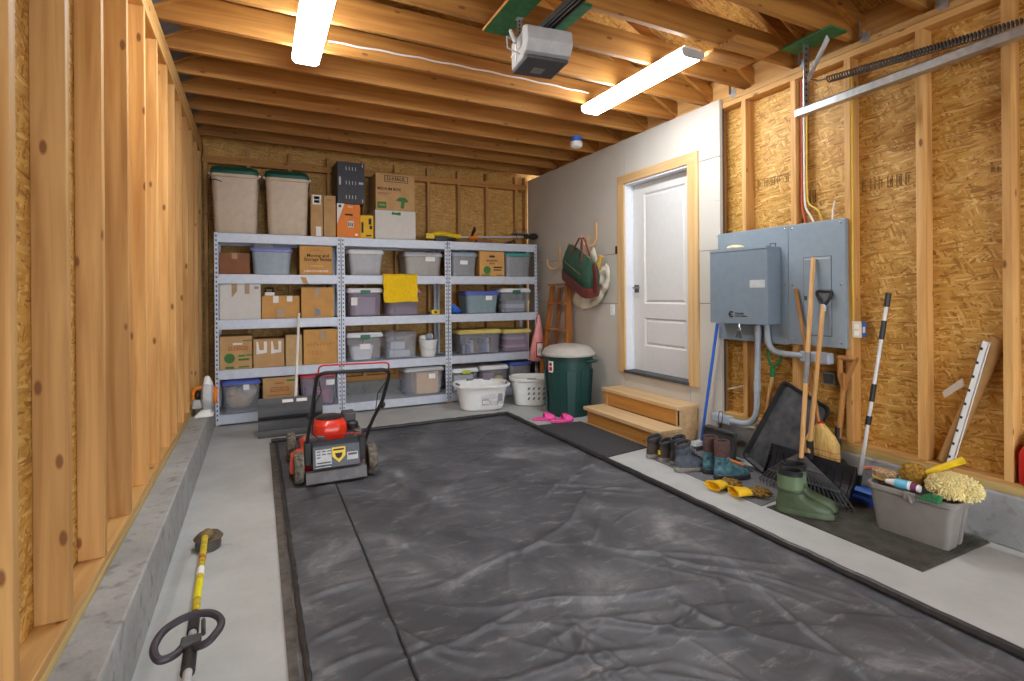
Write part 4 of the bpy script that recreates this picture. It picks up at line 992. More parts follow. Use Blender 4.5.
# flat mats by the right wall
def flatmat(name, label, pts, th, m_, cat='door mat'):
    t = MB().prism(pts, .0005, th).build(name, m_, bevel=.002); return tag(t, label, cat)
M['doormat'] = plain('doormat_black', '3c3c3f', .95, 0, .25, 90, .5, 160)
flatmat('door_mat', 'dark ribbed doormat lying in front of the wooden steps', [(2.49, 3.46), (2.995, 3.53), (2.995, 4.55), (2.50, 4.62)], .011, M['doormat'])
M['shoemat'] = plain('shoe_mat_grey', '6c6c6f', .9, 0, .12, 70, .3, 120)
flatmat('shoe_mat', 'thin plain grey mat under the row of boots and gloves', [(2.80, 2.24), (3.39, 2.33), (3.35, 3.33), (2.83, 3.335)], .006, M['shoemat'], 'mat')
gm = MB().box(2.815, 1.375, .001, 3.455, 2.215, .006)
gx = 2.825
while gx < 3.44: gm.box(gx, 1.38, .006, gx + .006, 2.21, .010); gx += .0155
gy = 1.385
while gy < 2.20: gm.box(2.82, gy, .006, 3.45, gy + .006, .0105); gy += .0155
t = gm.build('rubber_mat', plain('rubber_dark', '4a4740', .85, 0, .18, 12)); tag(t, 'dark gridded rubber mat under the mop bucket and rubber boots', 'mat')

# ------------------------------------------------------------------ lawn mower (rear towards the camera)
ox, oy = .49, 4.25
t = thing('lawn_mower', (ox, oy, 0), 'red and black walk-behind lawn mower on the black mat', 'lawn mower')
M['tyre'] = plain('mower_tyre', '6d675c', .9, 0, .35, 40, .4, 70)
M['enginegrey'] = plain('engine_grey', '6a6a6c', .45, .5, .1)
def wheel(x, y, r, wd):
    A = frame((x, y, r + .016), (0, 1, 0), (0, 0, 1))
    w_ = MB().lathe([(r * .6, -wd / 2), (r * .93, -wd / 2), (r, -wd * .35), (r, wd * .35), (r * .93, wd / 2), (r * .6, wd / 2)], 28, A, 0, False, False)
    for q in range(22):
        a = 2 * PI * q / 22
        for s in (-1, 1):
            w_.box(r * .97, -.006, (-wd * .36 if s < 0 else .003), r * 1.03, .006, (-.003 if s < 0 else wd * .36), A @ Matrix.Rotation(a + (.14 if s > 0 else 0), 4, 'Z'))
    w_ = w_.build('wheel', M['tyre'], t)
    MB().lathe([(.012, -wd * .5), (r * .3, -wd * .52), (r * .6, -wd * .36), (r * .62, wd * .36), (r * .3, wd * .52), (.012, wd * .5)], 20, A).build('hub', M['black'], w_, smooth=True)
for x, y in ((.252, 3.965), (.752, 3.95), (.235, 4.56), (.745, 4.58)): wheel(x, y, .105, .062)
dk = MB()
def ro(sx0, sx1, y0, y1, z, r): return rr((sx0 + sx1) / 2, (y0 + y1) / 2, (sx1 - sx0) / 2, (y1 - y0) / 2, r, z, 5)
dk.loft([ro(.285, .705, 3.98, 4.66, .055, .12), ro(.28, .71, 3.97, 4.67, .075, .13), ro(.29, .70, 3.98, 4.66, .17, .13), ro(.32, .67, 4.0, 4.63, .195, .12), ro(.36, .63, 4.05, 4.56, .205, .10)])
dk.build('deck', M['redorange'], t, smooth=True)
MB().loft([rr(.245, 4.13, .045, .105, .04, .06), rr(.25, 4.13, .04, .10, .04, .16), rr(.27, 4.14, .03, .08, .03, .185)]).build('side_chute', M['redorange'], t, smooth=True)
MB().lathe([(.16, .20), (.165, .26), (.13, .285), (.12, .30)], 24, Matrix.Translation((.49, 4.28, 0))).box(.33, 4.10, .20, .45, 4.26, .29).box(.55, 4.14, .20, .66, 4.32, .28).build('engine_block', M['enginegrey'], t, bevel=.008)
MB().loft([ro(.385, .60, 4.12, 4.40, .245, .06), ro(.37, .615, 4.10, 4.42, .30, .08), ro(.375, .61, 4.11, 4.41, .355, .08), ro(.40, .585, 4.14, 4.38, .385, .08)]).build('engine_cover', M['red'], t, smooth=True)
MB().lathe([(.098, .375), (.10, .392), (.085, .402), (.03, .406)], 24, Matrix.Translation((.492, 4.27, 0))).build('recoil_cover', M['black'], t, smooth=True)
MB().lathe([(.045, .29), (.048, .33), (.035, .345)], 14, Matrix.Translation((.66, 4.24, 0))).build('fuel_cap', M['black'], t, smooth=True)
MB().box(.60, 4.30, .30, .70, 4.44, .40).build('air_filter', M['dkgrey'], t, bevel=.015)
# rear housing and flap
MB().box(.285, 3.90, .14, .335, 3.99, .30).box(.655, 3.90, .14, .705, 3.99, .30).box(.30, 3.93, .24, .69, 3.99, .29).build('handle_bracket', M['black'], t, bevel=.008)
fl = MB()
prof = [(3.93, .292), (3.885, .272), (3.8654, .20), (3.845, .125), (3.86, .118), (3.90, .20), (3.94, .27)]
fl.loft([[(x, y, z) for y, z in prof] for x in (.335, .655)]); fl = fl.build('rear_flap', plain('flap_navy', '2f353f', .4, 0, .05), t, bevel=.004)
FM = frame((.495, 3.8655, .195), (1, 0, 0), (0, -.035 * 0 + .0, 1)) 
tl = Vector((0, 3.885 - 3.845, .272 - .125)).normalized()
FM = frame((.495, 3.8632, .197), (1, 0, 0), tuple(tl))
st = MB()
st.box(-.14, -.048, 0, -.035, .055, .0012, FM, 0); st.box(.07, -.035, 0, .145, .018, .0012, FM, 0)
st.prism([(-.03, .06), (.06, .06), (.06, 0), (.015, -.045), (-.03, 0)], 0, .0012, FM, 1); st.prism([(-.012, .02), (.04, .02), (.032, -.006), (.014, -.02), (-.004, -.006)], .0, .002, FM, 2); st.box(-.022, .038, 0, .052, .05, .002, FM, 2)
for q in range(7): st.box(-.133 + .035 * (q % 3), .042 - .02 * (q // 3) - .004, .0, -.108 + .035 * (q % 3), .042 - .02 * (q // 3) + .004, .002, FM, 3)
st.box(-.135, -.04, 0, -.04, -.03, .002, FM, 3); st.box(.078, -.004, 0, .138, .01, .002, FM, 3); st.box(-.14, -.066, 0, -.04, -.062, .0012, FM, 0)
st.build('warning_label', [M['ltgrey'], M['yellow'], M['ink'], M['dkgrey']], t)
MB().loft([[(x, 3.855, .105), (x, 3.835, .03), (x, 3.845, .026), (x, 3.90, .06), (x, 3.90, .11)] for x in (.29, .70)]).build('trailing_skirt', plain('skirt_rubber', '67676a', .6, 0, .12), t, bevel=.004)
# handlebar
hp = fillet([(.300, 3.97, .20), (.305, 3.90, .34), (.318, 3.72, .52), (.325, 3.42, .852), (.775, 3.40, .848), (.765, 3.62, .60), (.735, 3.84, .42), (.695, 3.95, .22)], .07, 6)
MB().tube(hp, .0125, 10).build('handlebar', M['black'], t, smooth=True)
MB().tube(fillet([(.335, 3.47, .80), (.333, 3.37, .905), (.755, 3.35, .90), (.768, 3.46, .80)], .04, 5), .005, 8).build('bail_lever', M['redplastic'], t, smooth=True)
for x, y, z, s in ((.318, 3.73, .525, -1), (.762, 3.66, .57, 1)):
    MB().lathe([(.006, 0), (.024, .004), (.026, .016), (.012, .03)], 12, frame((x, y, z), (0, 1, 0), (0, 0, 1)) if s > 0 else frame((x, y, z), (0, -1, 0), (0, 0, 1))).build('wing_knob', M['black'], t, smooth=True)
MB().tube([(.34, 3.45, .80), (.36, 3.52, .72), (.335, 3.60, .64), (.33, 3.85, .38), (.40, 4.10, .27)], .0035, 6).tube([(.77, 3.5, .76), (.735, 3.62, .66), (.75, 3.8, .46), (.70, 4.0, .3), (.62, 4.2, .3)], .0035, 6).build('control_cable', M['black'], t, smooth=True)
MB().tube([(.36, 4.06, .31), (.55, 4.05, .305), (.70, 4.02, .30)], .0035, 6).build('pull_cord', M['redplastic'], t, smooth=True)

# ------------------------------------------------------------------ wide snow pusher with white pole
t = thing('snow_pusher', (.29, 5.45, 0), 'wide black snow pusher with a white pole standing before the left shelving unit', 'snow shovel')
prof = [(5.395, .005), (5.405, .03), (5.425, .07), (5.44, .11), (5.447, .15), (5.44, .175), (5.412, .185), (5.408, .20), (5.412, .235), (5.42, .27), (5.432, .31), (5.448, .345), (5.455, .36)]
NP = 13
prof2 = [(y + .006, z) for y, z in reversed(prof)]
bl = MB().loft([[(x, y, z) for y, z in prof + prof2] for x in (-.005, .565)])
for x in (.05, .15, .25, .35, .45, .52): bl.loft([[(xx, y - .004, z) for y, z in prof[7:13]] + [(xx, y + .001, z) for y, z in reversed(prof[7:13])] for xx in (x, x + .006)])
for zz in (.06, .11, .15): bl.box(-.004, 5.398 + .04 * zz / .1, zz, .564, 5.42 + .04 * zz / .1, zz + .012)
bl = bl.build('blade', plain('pusher_black', '3b3c40', .4, 0, .06), t)
st = MB()
FP = frame((0, 5.4292, .32), (1, 0, 0), (0, .016, .035))
for x in (.205, .33): st.box(x, -.006, 0, x + .095, .024, .0015, FP)
st.build('label', M['paper'], bl)
MB().tube([(.305, 5.53, .20), (.335, 5.62, .36), (.40, 6.06, 1.14)], .0135, 10).build('pole', M['white'], t, smooth=True)
MB().tube([(.30, 5.52, .17), (.315, 5.56, .27)], .02, 10).build('socket', M['black'], t, smooth=True)

# ------------------------------------------------------------------ leaf blower on the left kerb
t = thing('leaf_blower', (-.43, 5.40, ZK), 'orange and grey leaf blower standing on the left concrete kerb', 'leaf blower')
z0 = ZK + .001
MB().loft([rr(-.435, 5.40, .075, .10, .03, z0), rr(-.435, 5.40, .06, .085, .03, z0 + .02), rr(-.42, 5.40, .035, .05, .02, z0 + .06)]).build('stand', M['white'], t, smooth=True)
A = frame((-.405, 5.40, z0 + .17), (0, 0, 1), (0, 1, 0)) @ Matrix.Rotation(R(180), 4, 'X')
A = Matrix(((0, 0, 1, -.405), (0, 1, 0, 5.40), (-1, 0, 0, z0 + .17), (0, 0, 0, 1)))
MB().lathe([(.02, -.052), (.085, -.05), (.122, -.03), (.128, 0), (.118, .03), (.09, .044), (.02, .046)], 32, A).build('fan_housing', M['ltgrey'], t, smooth=True)
MB().loft([rr(-.405, 5.40, .046, .10, .03, z0 + .21), rr(-.405, 5.40, .036, .06, .03, z0 + .28), rr(-.41, 5.40, .022, .03, .02, z0 + .335), rr(-.41, 5.40, .012, .02, .01, z0 + .345)]).build('outlet', M['white'], t, smooth=True)
MB().loft([rr(-.485, 5.38, .038, .06, .02, z0 + .075), rr(-.485, 5.38, .042, .07, .025, z0 + .10), rr(-.485, 5.38, .03, .06, .02, z0 + .15)]).build('fuel_tank', M['ltgrey'], t, smooth=True)
MB().ball((-.478, 5.38, z0 + .185), (.030, .06, .042)).build('spool_cover', M['black'], t, smooth=True)
MB().tube(fillet([(-.515, 5.37, z0 + .14), (-.517, 5.36, z0 + .235), (-.45, 5.36, z0 + .255), (-.42, 5.37, z0 + .235)], .04, 5), .016, 8).build('top_handle', M['orange'], t, smooth=True)
MB().lathe([(.02, .046), (.078, .046), (.085, .058), (.07, .072), (.02, .074)], 28, A).build('intake_cover', M['orange'], t, smooth=True)

# ------------------------------------------------------------------ string trimmer on the floor
t = thing('string_trimmer', (-.24, 2.6, 0), 'yellow shafted string trimmer lying on the concrete along the left kerb', 'trimmer')
hx, hy = -.243, 3.19
MB().lathe([(.02, .055), (.055, .05), (.062, .03), (.058, .008), (.03, .002)], 22, Matrix.Translation((hx, hy, 0))).build('line_head', plain('trimmer_head', '4e473f', .7, 0, .15), t, smooth=True)
MB().loft([ell(hx, hy + .01, .068, .066, .05, 20), ell(hx, hy + .01, .07, .068, .056, 20), ell(hx, hy + .02, .05, .045, .075, 20)]).build('guard', plain('trimmer_guard', '5a4a38', .6, 0, .15), t, smooth=True)
MB().tube([(hx, hy + .01, .06), (hx - .002, hy - .04, .095), (-.250, 3.09, .10)], [.03, .026, .018], 10).build('gearbox', plain('gear_brass', '8e7b4c', .5, .3, .1), t, smooth=True)
s0, s1 = Vector((-.250, 3.09, .10)), Vector((-.196, 1.75, .185))
def sp(k): return tuple(s0.lerp(s1, k))
MB().tube([sp(0), sp(.66)], .0145, 10).build('shaft', plain('shaft_yellow', 'c9b52a', .45, .1, .18, 25), t, smooth=True)
for k0, k1, mm in ((.30, .36, M['paper']), (.20, .23, M['inkorange']), (.40, .53, plain('label_lemon', 'e6dc1f', .4, 0, .03))): MB().tube([sp(k0), sp(k1)], .0149, 10).build('shaft_label', mm, t, smooth=True)
MB().tube([sp(.62), sp(.72)], .019, 10).build('shaft_collar', M['black'], t, smooth=True)
MB().tube([sp(.78), sp(.90)], .021, 12).build('grip', M['black'], t, smooth=True)
MB().tube([sp(.66), sp(1.3)], .013, 10).build('rear_shaft', M['ltgrey'], t, smooth=True)
c = Vector(sp(.80)); 
lp = fillet([tuple(c + .72 * Vector(q)) for q in ((.012, -.0, .02), (.02, -.05, .03), (.075, -.075, .05), (.135, .01, .075), (.09, .10, .09), (-.02, .125, .095), (-.12, .075, .075), (-.145, -.02, .05), (-.11, -.09, .03), (-.05, -.06, .025), (-.03, .0, .02))], .065, 6)
MB().tube(lp, .0125, 10).build('loop_handle', plain('loop_rubber', '38323a', .5, 0, .06), t, smooth=True)
MB().box(-.03, -.02, .005, .03, .03, .032, Matrix.Translation(c)).build('clamp', M['dkgrey'], t, bevel=.006)
MB().tube([tuple(Vector(sp(.68)) + Vector((.03, 0, .01))), tuple(Vector(sp(.77)) + Vector((.035, 0, .02)))], .007, 8).build('hanging_bracket', M['dkgrey'], t)
MB().tube([(hx - .06, hy, .01)] + [(hx - .05 - .06 * math.sin(PI * q / 12) , hy + .02 + .14 * q / 12, .012 + .03 * math.sin(PI * q / 12)) for q in range(13)], .0013, 5).tube([(hx + .06, hy, .01), (hx + .11, hy - .05, .02), (hx + .12, hy - .09, .01), (hx + .07, hy - .12, .006)], .0013, 5).build('cutting_line', M['ltgrey'], t)

# ------------------------------------------------------------------ laundry baskets
M['basket'] = plain('basket_white', 'eceded', .45, 0, .02); M['basket2'] = plain('basket_ivory', 'e6e6e2', .45, 0, .02)
M['slot'] = plain('basket_slot', '6f7377', .8, 0, .02)
t = thing('laundry_basket', (2.30, 5.66, 0), 'wide white oval laundry basket with a printed label in front of the right shelving unit', 'laundry basket', 'laundry baskets on the floor')
cx, cy = 2.345, 5.66; A = rotz(R(-14), (cx, cy, 0)) @ Matrix.Scale(1.11, 4)
n = 40
def er(hx, hy, z, p=3.2): return ell(0, 0, hx, hy, z, n, p)
MB().loft([er(.205, .15, .002), er(.22, .165, .015), er(.262, .205, .235), er(.295, .235, .245), er(.30, .24, .262), er(.285, .225, .272), er(.258, .20, .26), er(.215, .16, .02)], True, True, A).build('tub', M['basket'], t, smooth=True)
sl = MB()
for a in (70, 110, -160, -20): sl.box(-.04, -.006, .0, .04, .006, .018, A @ Matrix.Translation((.272 * math.cos(R(a)), .212 * math.sin(R(a)), .262)) @ Matrix.Rotation(R(a + 90), 4, 'Z'))
sl.build('hand_hole', M['slot'], t)
lb = MB(); F = A @ frame((0, -.203, .13), (1, 0, 0), (0, .18, .98))
for x0, z0, x1, z1, mi in ((-.02, .01, .05, .06, 0), (-.02, -.06, .05, -.005, 1), (.06, .02, .13, .055, 0), (.06, -.06, .14, -.02, 1), (.15, -.02, .19, .055, 1), (.15, -.055, .20, -.03, 0)): lb.box(x0, z0, 0, x1, z1, .0012, F, mi)
for q in range(5): lb.box(-.012 + q * .012, -.05, 0, -.005 + q * .012, -.012, .002, F, 2)
for q in range(4): lb.box(.066, -.053 + q * .008, 0, .13, -.05 + q * .008, .002, F, 2)
lb.build('printed_label', [M['ltgrey'], M['midgrey'], M['paper']], t)
t = thing('laundry_basket', (2.93, 5.62, 0), 'taller ivory laundry basket with slanted holes beside the green bin', 'laundry basket', 'laundry baskets on the floor')
cx, cy = 2.965, 5.60; A = rotz(R(-24), (cx, cy, 0)) @ Matrix.Scale(1.08, 4)
MB().loft([er(.165, .135, .002), er(.18, .15, .015), er(.215, .185, .27), er(.235, .205, .28), er(.24, .21, .305), er(.225, .195, .312), er(.205, .175, .30), er(.175, .145, .02)], True, True, A).build('tub', M['basket2'], t, smooth=True)
sl = MB()
for side in range(2):
    for i in range(4 if side == 0 else 5):
        for k in range(3):
            z = .09 + k * .055; s = z / .29
            if side == 0: F = A @ frame((-.03 + .055 * i, -(.152 + .035 * s) - .002, z), (1, 0, 0), (0, 0, 1))
            else: F = A @ frame(((-.182 - .035 * s) - .002, .09 - .045 * i, z), (0, -1, 0), (0, 0, 1))
            sl.prism([(-.014, -.012), (.004, -.014), (.016, .012), (-.002, .014)], 0, .002, F)
for q, (px, py, a) in enumerate(((0, -.2, 0), (0, .2, 0))): sl.box(-.05, -.008, .302, .05, .008, .314, A @ Matrix.Translation((px, py, 0)))
sl.build('vent_hole', M['slot'], t)

# pink sandals
M['pink'] = plain('pink_foam', 'ea4f9e', .6, 0, .05)
def clog(x, y, rot, label, z=0):
    t = thing('clog_sandal', (x, y, z), label, 'sandal', 'pair of pink clogs')
    A = rotz(rot, (x, y, z)); n = 22
    def fp(k, zz, xs=1): return [(.125 * k * math.cos(2 * PI * i / n) , (.043 + .010 * math.cos(2 * PI * i / n)) * k * math.sin(2 * PI * i / n), zz) for i in range(n)]
    MB().loft([fp(.94, .001), fp(1, .01), fp(1, .024), fp(.93, .028)], True, True, A).build('sole', M['pink'], t, smooth=True)
    def arch(xx, hw, h): return [(xx, hw * math.cos(PI * q / 10), .022 + h * math.sin(PI * q / 10)) for q in range(11)]
    v = [arch(.0, .047, .062), arch(.04, .052, .058), arch(.085, .048, .045), arch(.115, .028, .025), arch(.122, .012, .006)]
    inn = [[(a, b * .9, c - .006) for a, b, c in r_] for r_ in v]
    u = MB(); nn = 11
    for L_ in (v, inn):
        b0 = len(u.v); vs_ = [p for r_ in L_ for p in r_]; u.add(vs_, [(i * nn + k, i * nn + k + 1, (i + 1) * nn + k + 1, (i + 1) * nn + k) for i in range(4) for k in range(nn - 1)], A)
    u.build('upper', M['pink'], t, smooth=True)
    MB().tube([(.0, .050, .035), (.02, .047, .068), (.045, .03, .074), (.052, 0, .076), (.045, -.03, .074), (.02, -.047, .068), (0, -.05, .035)], .005, 6, A, 0, False, 1.8).build('heel_strap', M['pink'], t, smooth=True)
clog(2.70, 4.80, R(-18), 'pink clog sandal nearer the laundry baskets'); clog(2.81, 4.615, R(-12), 'pink clog sandal nearer the green bin and steps', .0115)

# ------------------------------------------------------------------ green dustbin
cx, cy = 3.105, 4.96
t = thing('trash_can', (cx, cy, 0), 'dark green round dustbin with a grey domed lid beside the wooden steps', 'dustbin')
M['dkgreen'] = plain('bin_green', '1b4441', .42, 0, .05); M['bingrey'] = plain('bin_lid_grey', 'b3aca4', .5, 0, .03)
T = Matrix.Translation((cx, cy, 0))
MB().lathe([(.225, .002), (.228, .012), (.245, .28), (.248, .30), (.251, .31), (.262, .60), (.272, .605), (.275, .655), (.268, .66), (.252, .60), (.225, .02)], 48, T).build('can', M['dkgreen'], t, smooth=True)
v = MB()
for a in (-150, -115, -80, -40, 10, 60, 110, 160):
    A = T @ Matrix.Rotation(R(a), 4, 'Z')
    v.add([(.236, -.045, .03), (.236, .045, .03), (.262, .055, .50), (.262, -.055, .50), (.243, -.04, .035), (.243, .04, .035), (.268, .05, .495), (.268, -.05, .495)], [(4, 5, 6, 7), (0, 4, 7, 3), (5, 1, 2, 6), (7, 6, 2, 3), (0, 1, 5, 4)], A)
v.build('side_panel', M['dkgreen'], t)
for a in (-62, 118):
    A = T @ Matrix.Rotation(R(a), 4, 'Z')
    MB().tube(fillet([(.27, -.07, .60), (.325, -.07, .60), (.325, .07, .60), (.27, .07, .60)], .03, 4), .014, 8, A).box(.27, -.075, .60, .33, .075, .612, A).build('handle', M['dkgreen'], t, smooth=True)
MB().lathe([(.290, .650), (.302, .655), (.302, .675), (.28, .695), (.262, .725), (.21, .752), (.12, .770), (.0001, .776)], 48, T).build('lid', M['bingrey'], t, smooth=True)
A = T @ Matrix.Rotation(R(-166), 4, 'Z')
MB().box(.263, -.03, .48, .274, .03, .60, A).box(.274, -.02, .55, .2745, .02, .585, A, 1).box(.274, -.022, .50, .2745, .022, .54, A, 1).build('sticker', [M['paper'], M['redplastic']], t)

# ------------------------------------------------------------------ wooden steps
t = thing('wooden_steps', (3.22, 3.93, 0), 'two bare plywood steps leading up to the white door', 'steps')
M['ply'] = wood('step_ply', 'dcbb90', 'caa674', 'Y', knots=False, tint=.05); M['riser'] = wood('riser_ply', 'd39a50', 'b97f38', 'Y', knots=True, tint=.05)
MB().box(2.965, 3.34, .152, 3.215, 4.46, .186).build('tread', M['ply'], t, bevel=.004); MB().box(3.215, 3.40, .318, 3.468, 4.50, .352).build('tread', M['ply'], t, bevel=.004)
MB().box(3.005, 3.37, 0.0, 3.023, 4.44, .152).build('riser', M['riser'], t); MB().box(3.24, 3.42, .186, 3.258, 4.49, .318).build('riser', M['riser'], t)
MB().box(2.998, 3.36, 0.0, 3.008, 4.45, .022).build('toe_strip', M['ply'], t)
for y in (3.42, 4.42):
    MB().prism([(3.024, 0.0), (3.024, .152), (3.239, .152), (3.239, .318), (3.466, .318), (3.466, .14), (3.44, .06), (3.38, .01), (3.36, 0)], y, y + .02, XZ).build('side_board', M['ply'], t)

# ------------------------------------------------------------------ step ladder leaning flat on the drywall
t = thing('step_ladder', (3.40, 5.70, 0), 'old wooden step ladder folded against the grey drywall behind the green bin', 'ladder')
M['ladwood'] = wood('ladder_wood', 'c27a35', '9a5a20', 'Z', knots=False, tint=.05)
for yt, yb in ((5.72, 5.98), (5.36, 5.30)):
    MB().loft([[(3.36 - s * .06 + a, yt + (yb - yt) * s + b, 1.43 * (1 - s)) for a, b in ((-.03, -.021), (.03, -.021), (.03, .021), (-.03, .021))] for s in (0, 1)]).build('rail', M['ladwood'], t, bevel=.003)
for k in range(4):
    s = .16 + .225 * k; z = 1.43 * (1 - s); ya = 5.72 + .26 * s; yb = 5.36 - .06 * s
    MB().box(3.30 - s * .06, yb, z, 3.40 - s * .06, ya, z + .022).build('step', M['ladwood'], t, bevel=.003)
MB().box(3.30, 5.33, 1.432, 3.42, 5.75, 1.455).build('top_step', M['ladwood'], t, bevel=.004)
for yt, yb in ((5.66, 5.86), (5.42, 5.40)): MB().loft([[(3.425 + a, yt + (yb - yt) * s + b, 1.40 * (1 - s)) for a, b in ((-.012, -.016), (.012, -.016), (.012, .016), (-.012, .016))] for s in (0, 1)]).build('back_leg', M['ladwood'], t)

# pink and white shopping bag hanging from the shelf end
t = thing('tote_bag', (3.31, 6.03, .45), 'pink and white cloth bag with a red panel hanging from the right shelf post', 'bag')
M['pinkcloth'] = plain('bag_pink', 'e59a98', .85, 0, .06)
rings = []
for z, w_, d_, x in ((.45, .10, .03, 3.30), (.47, .115, .04, 3.30), (.60, .11, .045, 3.31), (.74, .085, .04, 3.32), (.90, .045, .025, 3.325), (1.06, .012, .012, 3.325)): rings.append(ell(x, 6.035, w_, d_, z, 20, 2.4))
MB().loft(rings).build('sack', M['pinkcloth'], t, smooth=True)
F = frame((3.312, 5.982, .60), (1, 0, 0), (.02, .0, 1))
b_ = MB().box(-.055, -.09, 0, .055, .10, .004, F, 0).box(-.043, -.075, .003, .043, .085, .0055, F, 1)
for q in range(5): b_.box(-.03 + .012 * q, -.04 + .02 * (q % 3), .005, -.022 + .012 * q, -.01 + .02 * (q % 3), .0065, F, 2)
b_.build('printed_panel', [M['redplastic'], M['paper'], M['midgrey']], t)
# ================================================================== things on and by the right wall
# hooks
M['hookwood'] = wood('hook_wood', 'dcb07a', 'c8935a', 'Z', knots=False, tint=.05)
def hook(y, z1, label, h_=.27):
    t = thing('wall_hook', (3.45, y, z1 - h_), label, 'hook', 'wooden J shaped wall hooks')
    pts = [(3.455, y, z1), (3.455, y, z1 - h_ + .11)] + [(3.40 + .055 * math.cos(a), y + .065 - .065 * math.cos(a), z1 - h_ + .11 - .10 * math.sin(a)) for a in [PI * i / 10 for i in range(1, 11)]] + [(3.345, y + .13, z1 - h_ + .14)]
    MB().tube(pts, .013, 8).build('hook', M['hookwood'], t, smooth=True)
hook(5.70, 1.93, 'empty wooden J hook on the drywall, above the step ladder', .30)
hook(5.075, 2.00, 'middle wooden J hook holding the green and maroon bag', .28)
hook(4.905, 2.135, 'highest wooden J hook, closest to the door casing', .28)
# duffel bag
t = thing('duffel_bag', (3.32, 5.02, 1.38), 'green and maroon duffel bag hanging from the middle wall hook', 'bag')
M['bgreen'] = plain('bag_green', '284a38', .8, 0, .1); M['maroon'] = plain('bag_maroon', '6a2f2c', .55, 0, .08)
A = Matrix.Translation((3.225, 4.88, 1.575)) @ Matrix.Rotation(R(-90), 4, 'Z') @ Matrix.Rotation(R(27), 4, 'Y') @ Matrix.Rotation(R(14), 4, 'X') @ Matrix.Diagonal((1.28, .95, 1.2, 1))
def br(hx, hy, z, dx=0): return rr(dx, 0, hx, hy, min(hx, hy) * .7, z, 5)
MB().loft([br(.20, .095, -.08), br(.225, .115, -.05), br(.23, .115, .03), br(.215, .08, .12), br(.19, .03, .19), br(.16, .008, .205)], True, True, A).build('body', M['bgreen'], t, smooth=True)
MB().loft([br(.20, .10, -.165), br(.232, .12, -.15), br(.236, .122, -.08), br(.23, .12, -.055)], True, True, A).build('base', M['maroon'], t, smooth=True)
MB().loft([br(.028, .004, 0), br(.028, .004, .001)], True, True, A).build('base_stud', M['maroon'], t)
for s_ in (-1, 1): MB().tube([(s_ * .235, 0, -.08), (s_ * .24, 0, .06), (s_ * .19, 0, .17)], .018, 8, A, 0, False, 2.2).build('end_trim', M['maroon'], t, smooth=True)
MB().tube([(-.15, 0, .207), (.15, 0, .207)], .006, 6, A).tube([(-.15, -.104, .05), (.13, -.104, .05)], .004, 6, A).build('zip', M['tape'], t)
for yy in (-.05, .05):
    MB().tube(fillet([(-.10, yy * 1.9, .04), (-.075, yy, .19), (-.02, yy * .3, .335), (.03, yy * .3, .335), (.075, yy, .19), (.10, yy * 1.9, .04)], .08, 5), .011, 8, A, 0, False, .5).build('strap', M['maroon'], t, smooth=True)
t = MB().tube([(3.375, 4.70, 1.74), (3.36, 4.80, 1.52), (3.37, 4.84, 1.44)], .032, 10).build('pouch', plain('tan_leather', 'c09a4a', .6, 0, .1), smooth=True); tag(t, 'narrow tan pouch hanging between the duffel and the canvas bag', 'pouch')
# canvas bag
OUT = [(4.703, 1.630), (4.649, 1.660), (4.597, 1.620), (4.581, 1.561), (4.592, 1.456), (4.625, 1.377), (4.689, 1.330), (4.726, 1.266), (4.819, 1.201), (4.952, 1.165), (5.111, 1.135), (5.214, 1.167), (5.298, 1.203), (5.354, 1.240), (5.297, 1.310), (5.150, 1.40), (5.02, 1.50), (4.93, 1.66), (4.895, 1.86), (4.86, 1.84), (4.80, 1.70), (4.751, 1.66)]
NR = 9; ocy, ocz = 4.86, 1.38
fine = []
for i in range(len(OUT)):
    a, b = OUT[i], OUT[(i + 1) % len(OUT)]; a, b = (a[0] + .05, a[1]), (b[0] + .05, b[1])
    for k in range(3): fine.append((a[0] + (b[0] - a[0]) * k / 3, a[1] + (b[1] - a[1]) * k / 3))
def ring(s, side):
    o_ = []
    for (y, z) in fine:
        yy, zz = ocy + (y - ocy) * s, ocz + (z - ocz) * s
        fold = .024 * math.sin(yy * 26 + zz * 17 + 1.2 * math.sin(zz * 14)) + .014 * math.sin(yy * 15 - zz * 44)
        th = .055 * math.sqrt(max(0, 1 - s * s)) 
        o_.append((3.44 - (th + fold * (1 - s ** 4) if side else -.012 * (1 - s ** 3)), yy, zz))
    return o_
cb = MB().loft([ring(.02, 0)] + [ring(s_, 0) for s_ in (.5, .9)] + [ring(s_, 1) for s_ in (1.0, .985, .95, .89, .81, .72, .62, .52, .42, .32, .22, .12, .02)])
t = cb.build('canvas_bag', plain('canvas_cream', 'd3cab6', .9, 0, .04, 25, .3, 30), smooth=True, sharp=80); tag(t, 'slouching cream canvas bag hanging behind the duffel bag', 'bag')
# outlets and switches
def outlet(y, z, label, m1, cat='outlet', sw=False):
    t = thing('wall_outlet' if not sw else 'light_switch', (3.468, y, z), label, cat)
    MB().box(3.464, y - .038, z - .06, 3.4705, y + .038, z + .06).build('cover_plate', m1, t, bevel=.002)
    v = MB()
    for s in (-.024, .024): v.box(3.462, y - .017, z + s - .016, 3.4645, y + .017, z + s + .016)
    v = v.build('socket', M['paper'], t)
    q = MB()
    for s in (-.024, .024): q.box(3.4615, y - .008, z + s - .004, 3.4622, y - .005, z + s + .006).box(3.4615, y + .005, z + s - .004, 3.4622, y + .008, z + s + .006)
    q.build('slot', M['hole'], v)
outlet(4.63, 1.15, 'ivory wall outlet on the drywall left of the door casing', M['paper'])
t = MB().box(3.455, 4.535, 1.755, 3.470, 4.56, 1.835).build('door_sensor', M['black'], bevel=.003); tag(t, 'small black switch on the drywall at the edge of the door casing', 'switch')

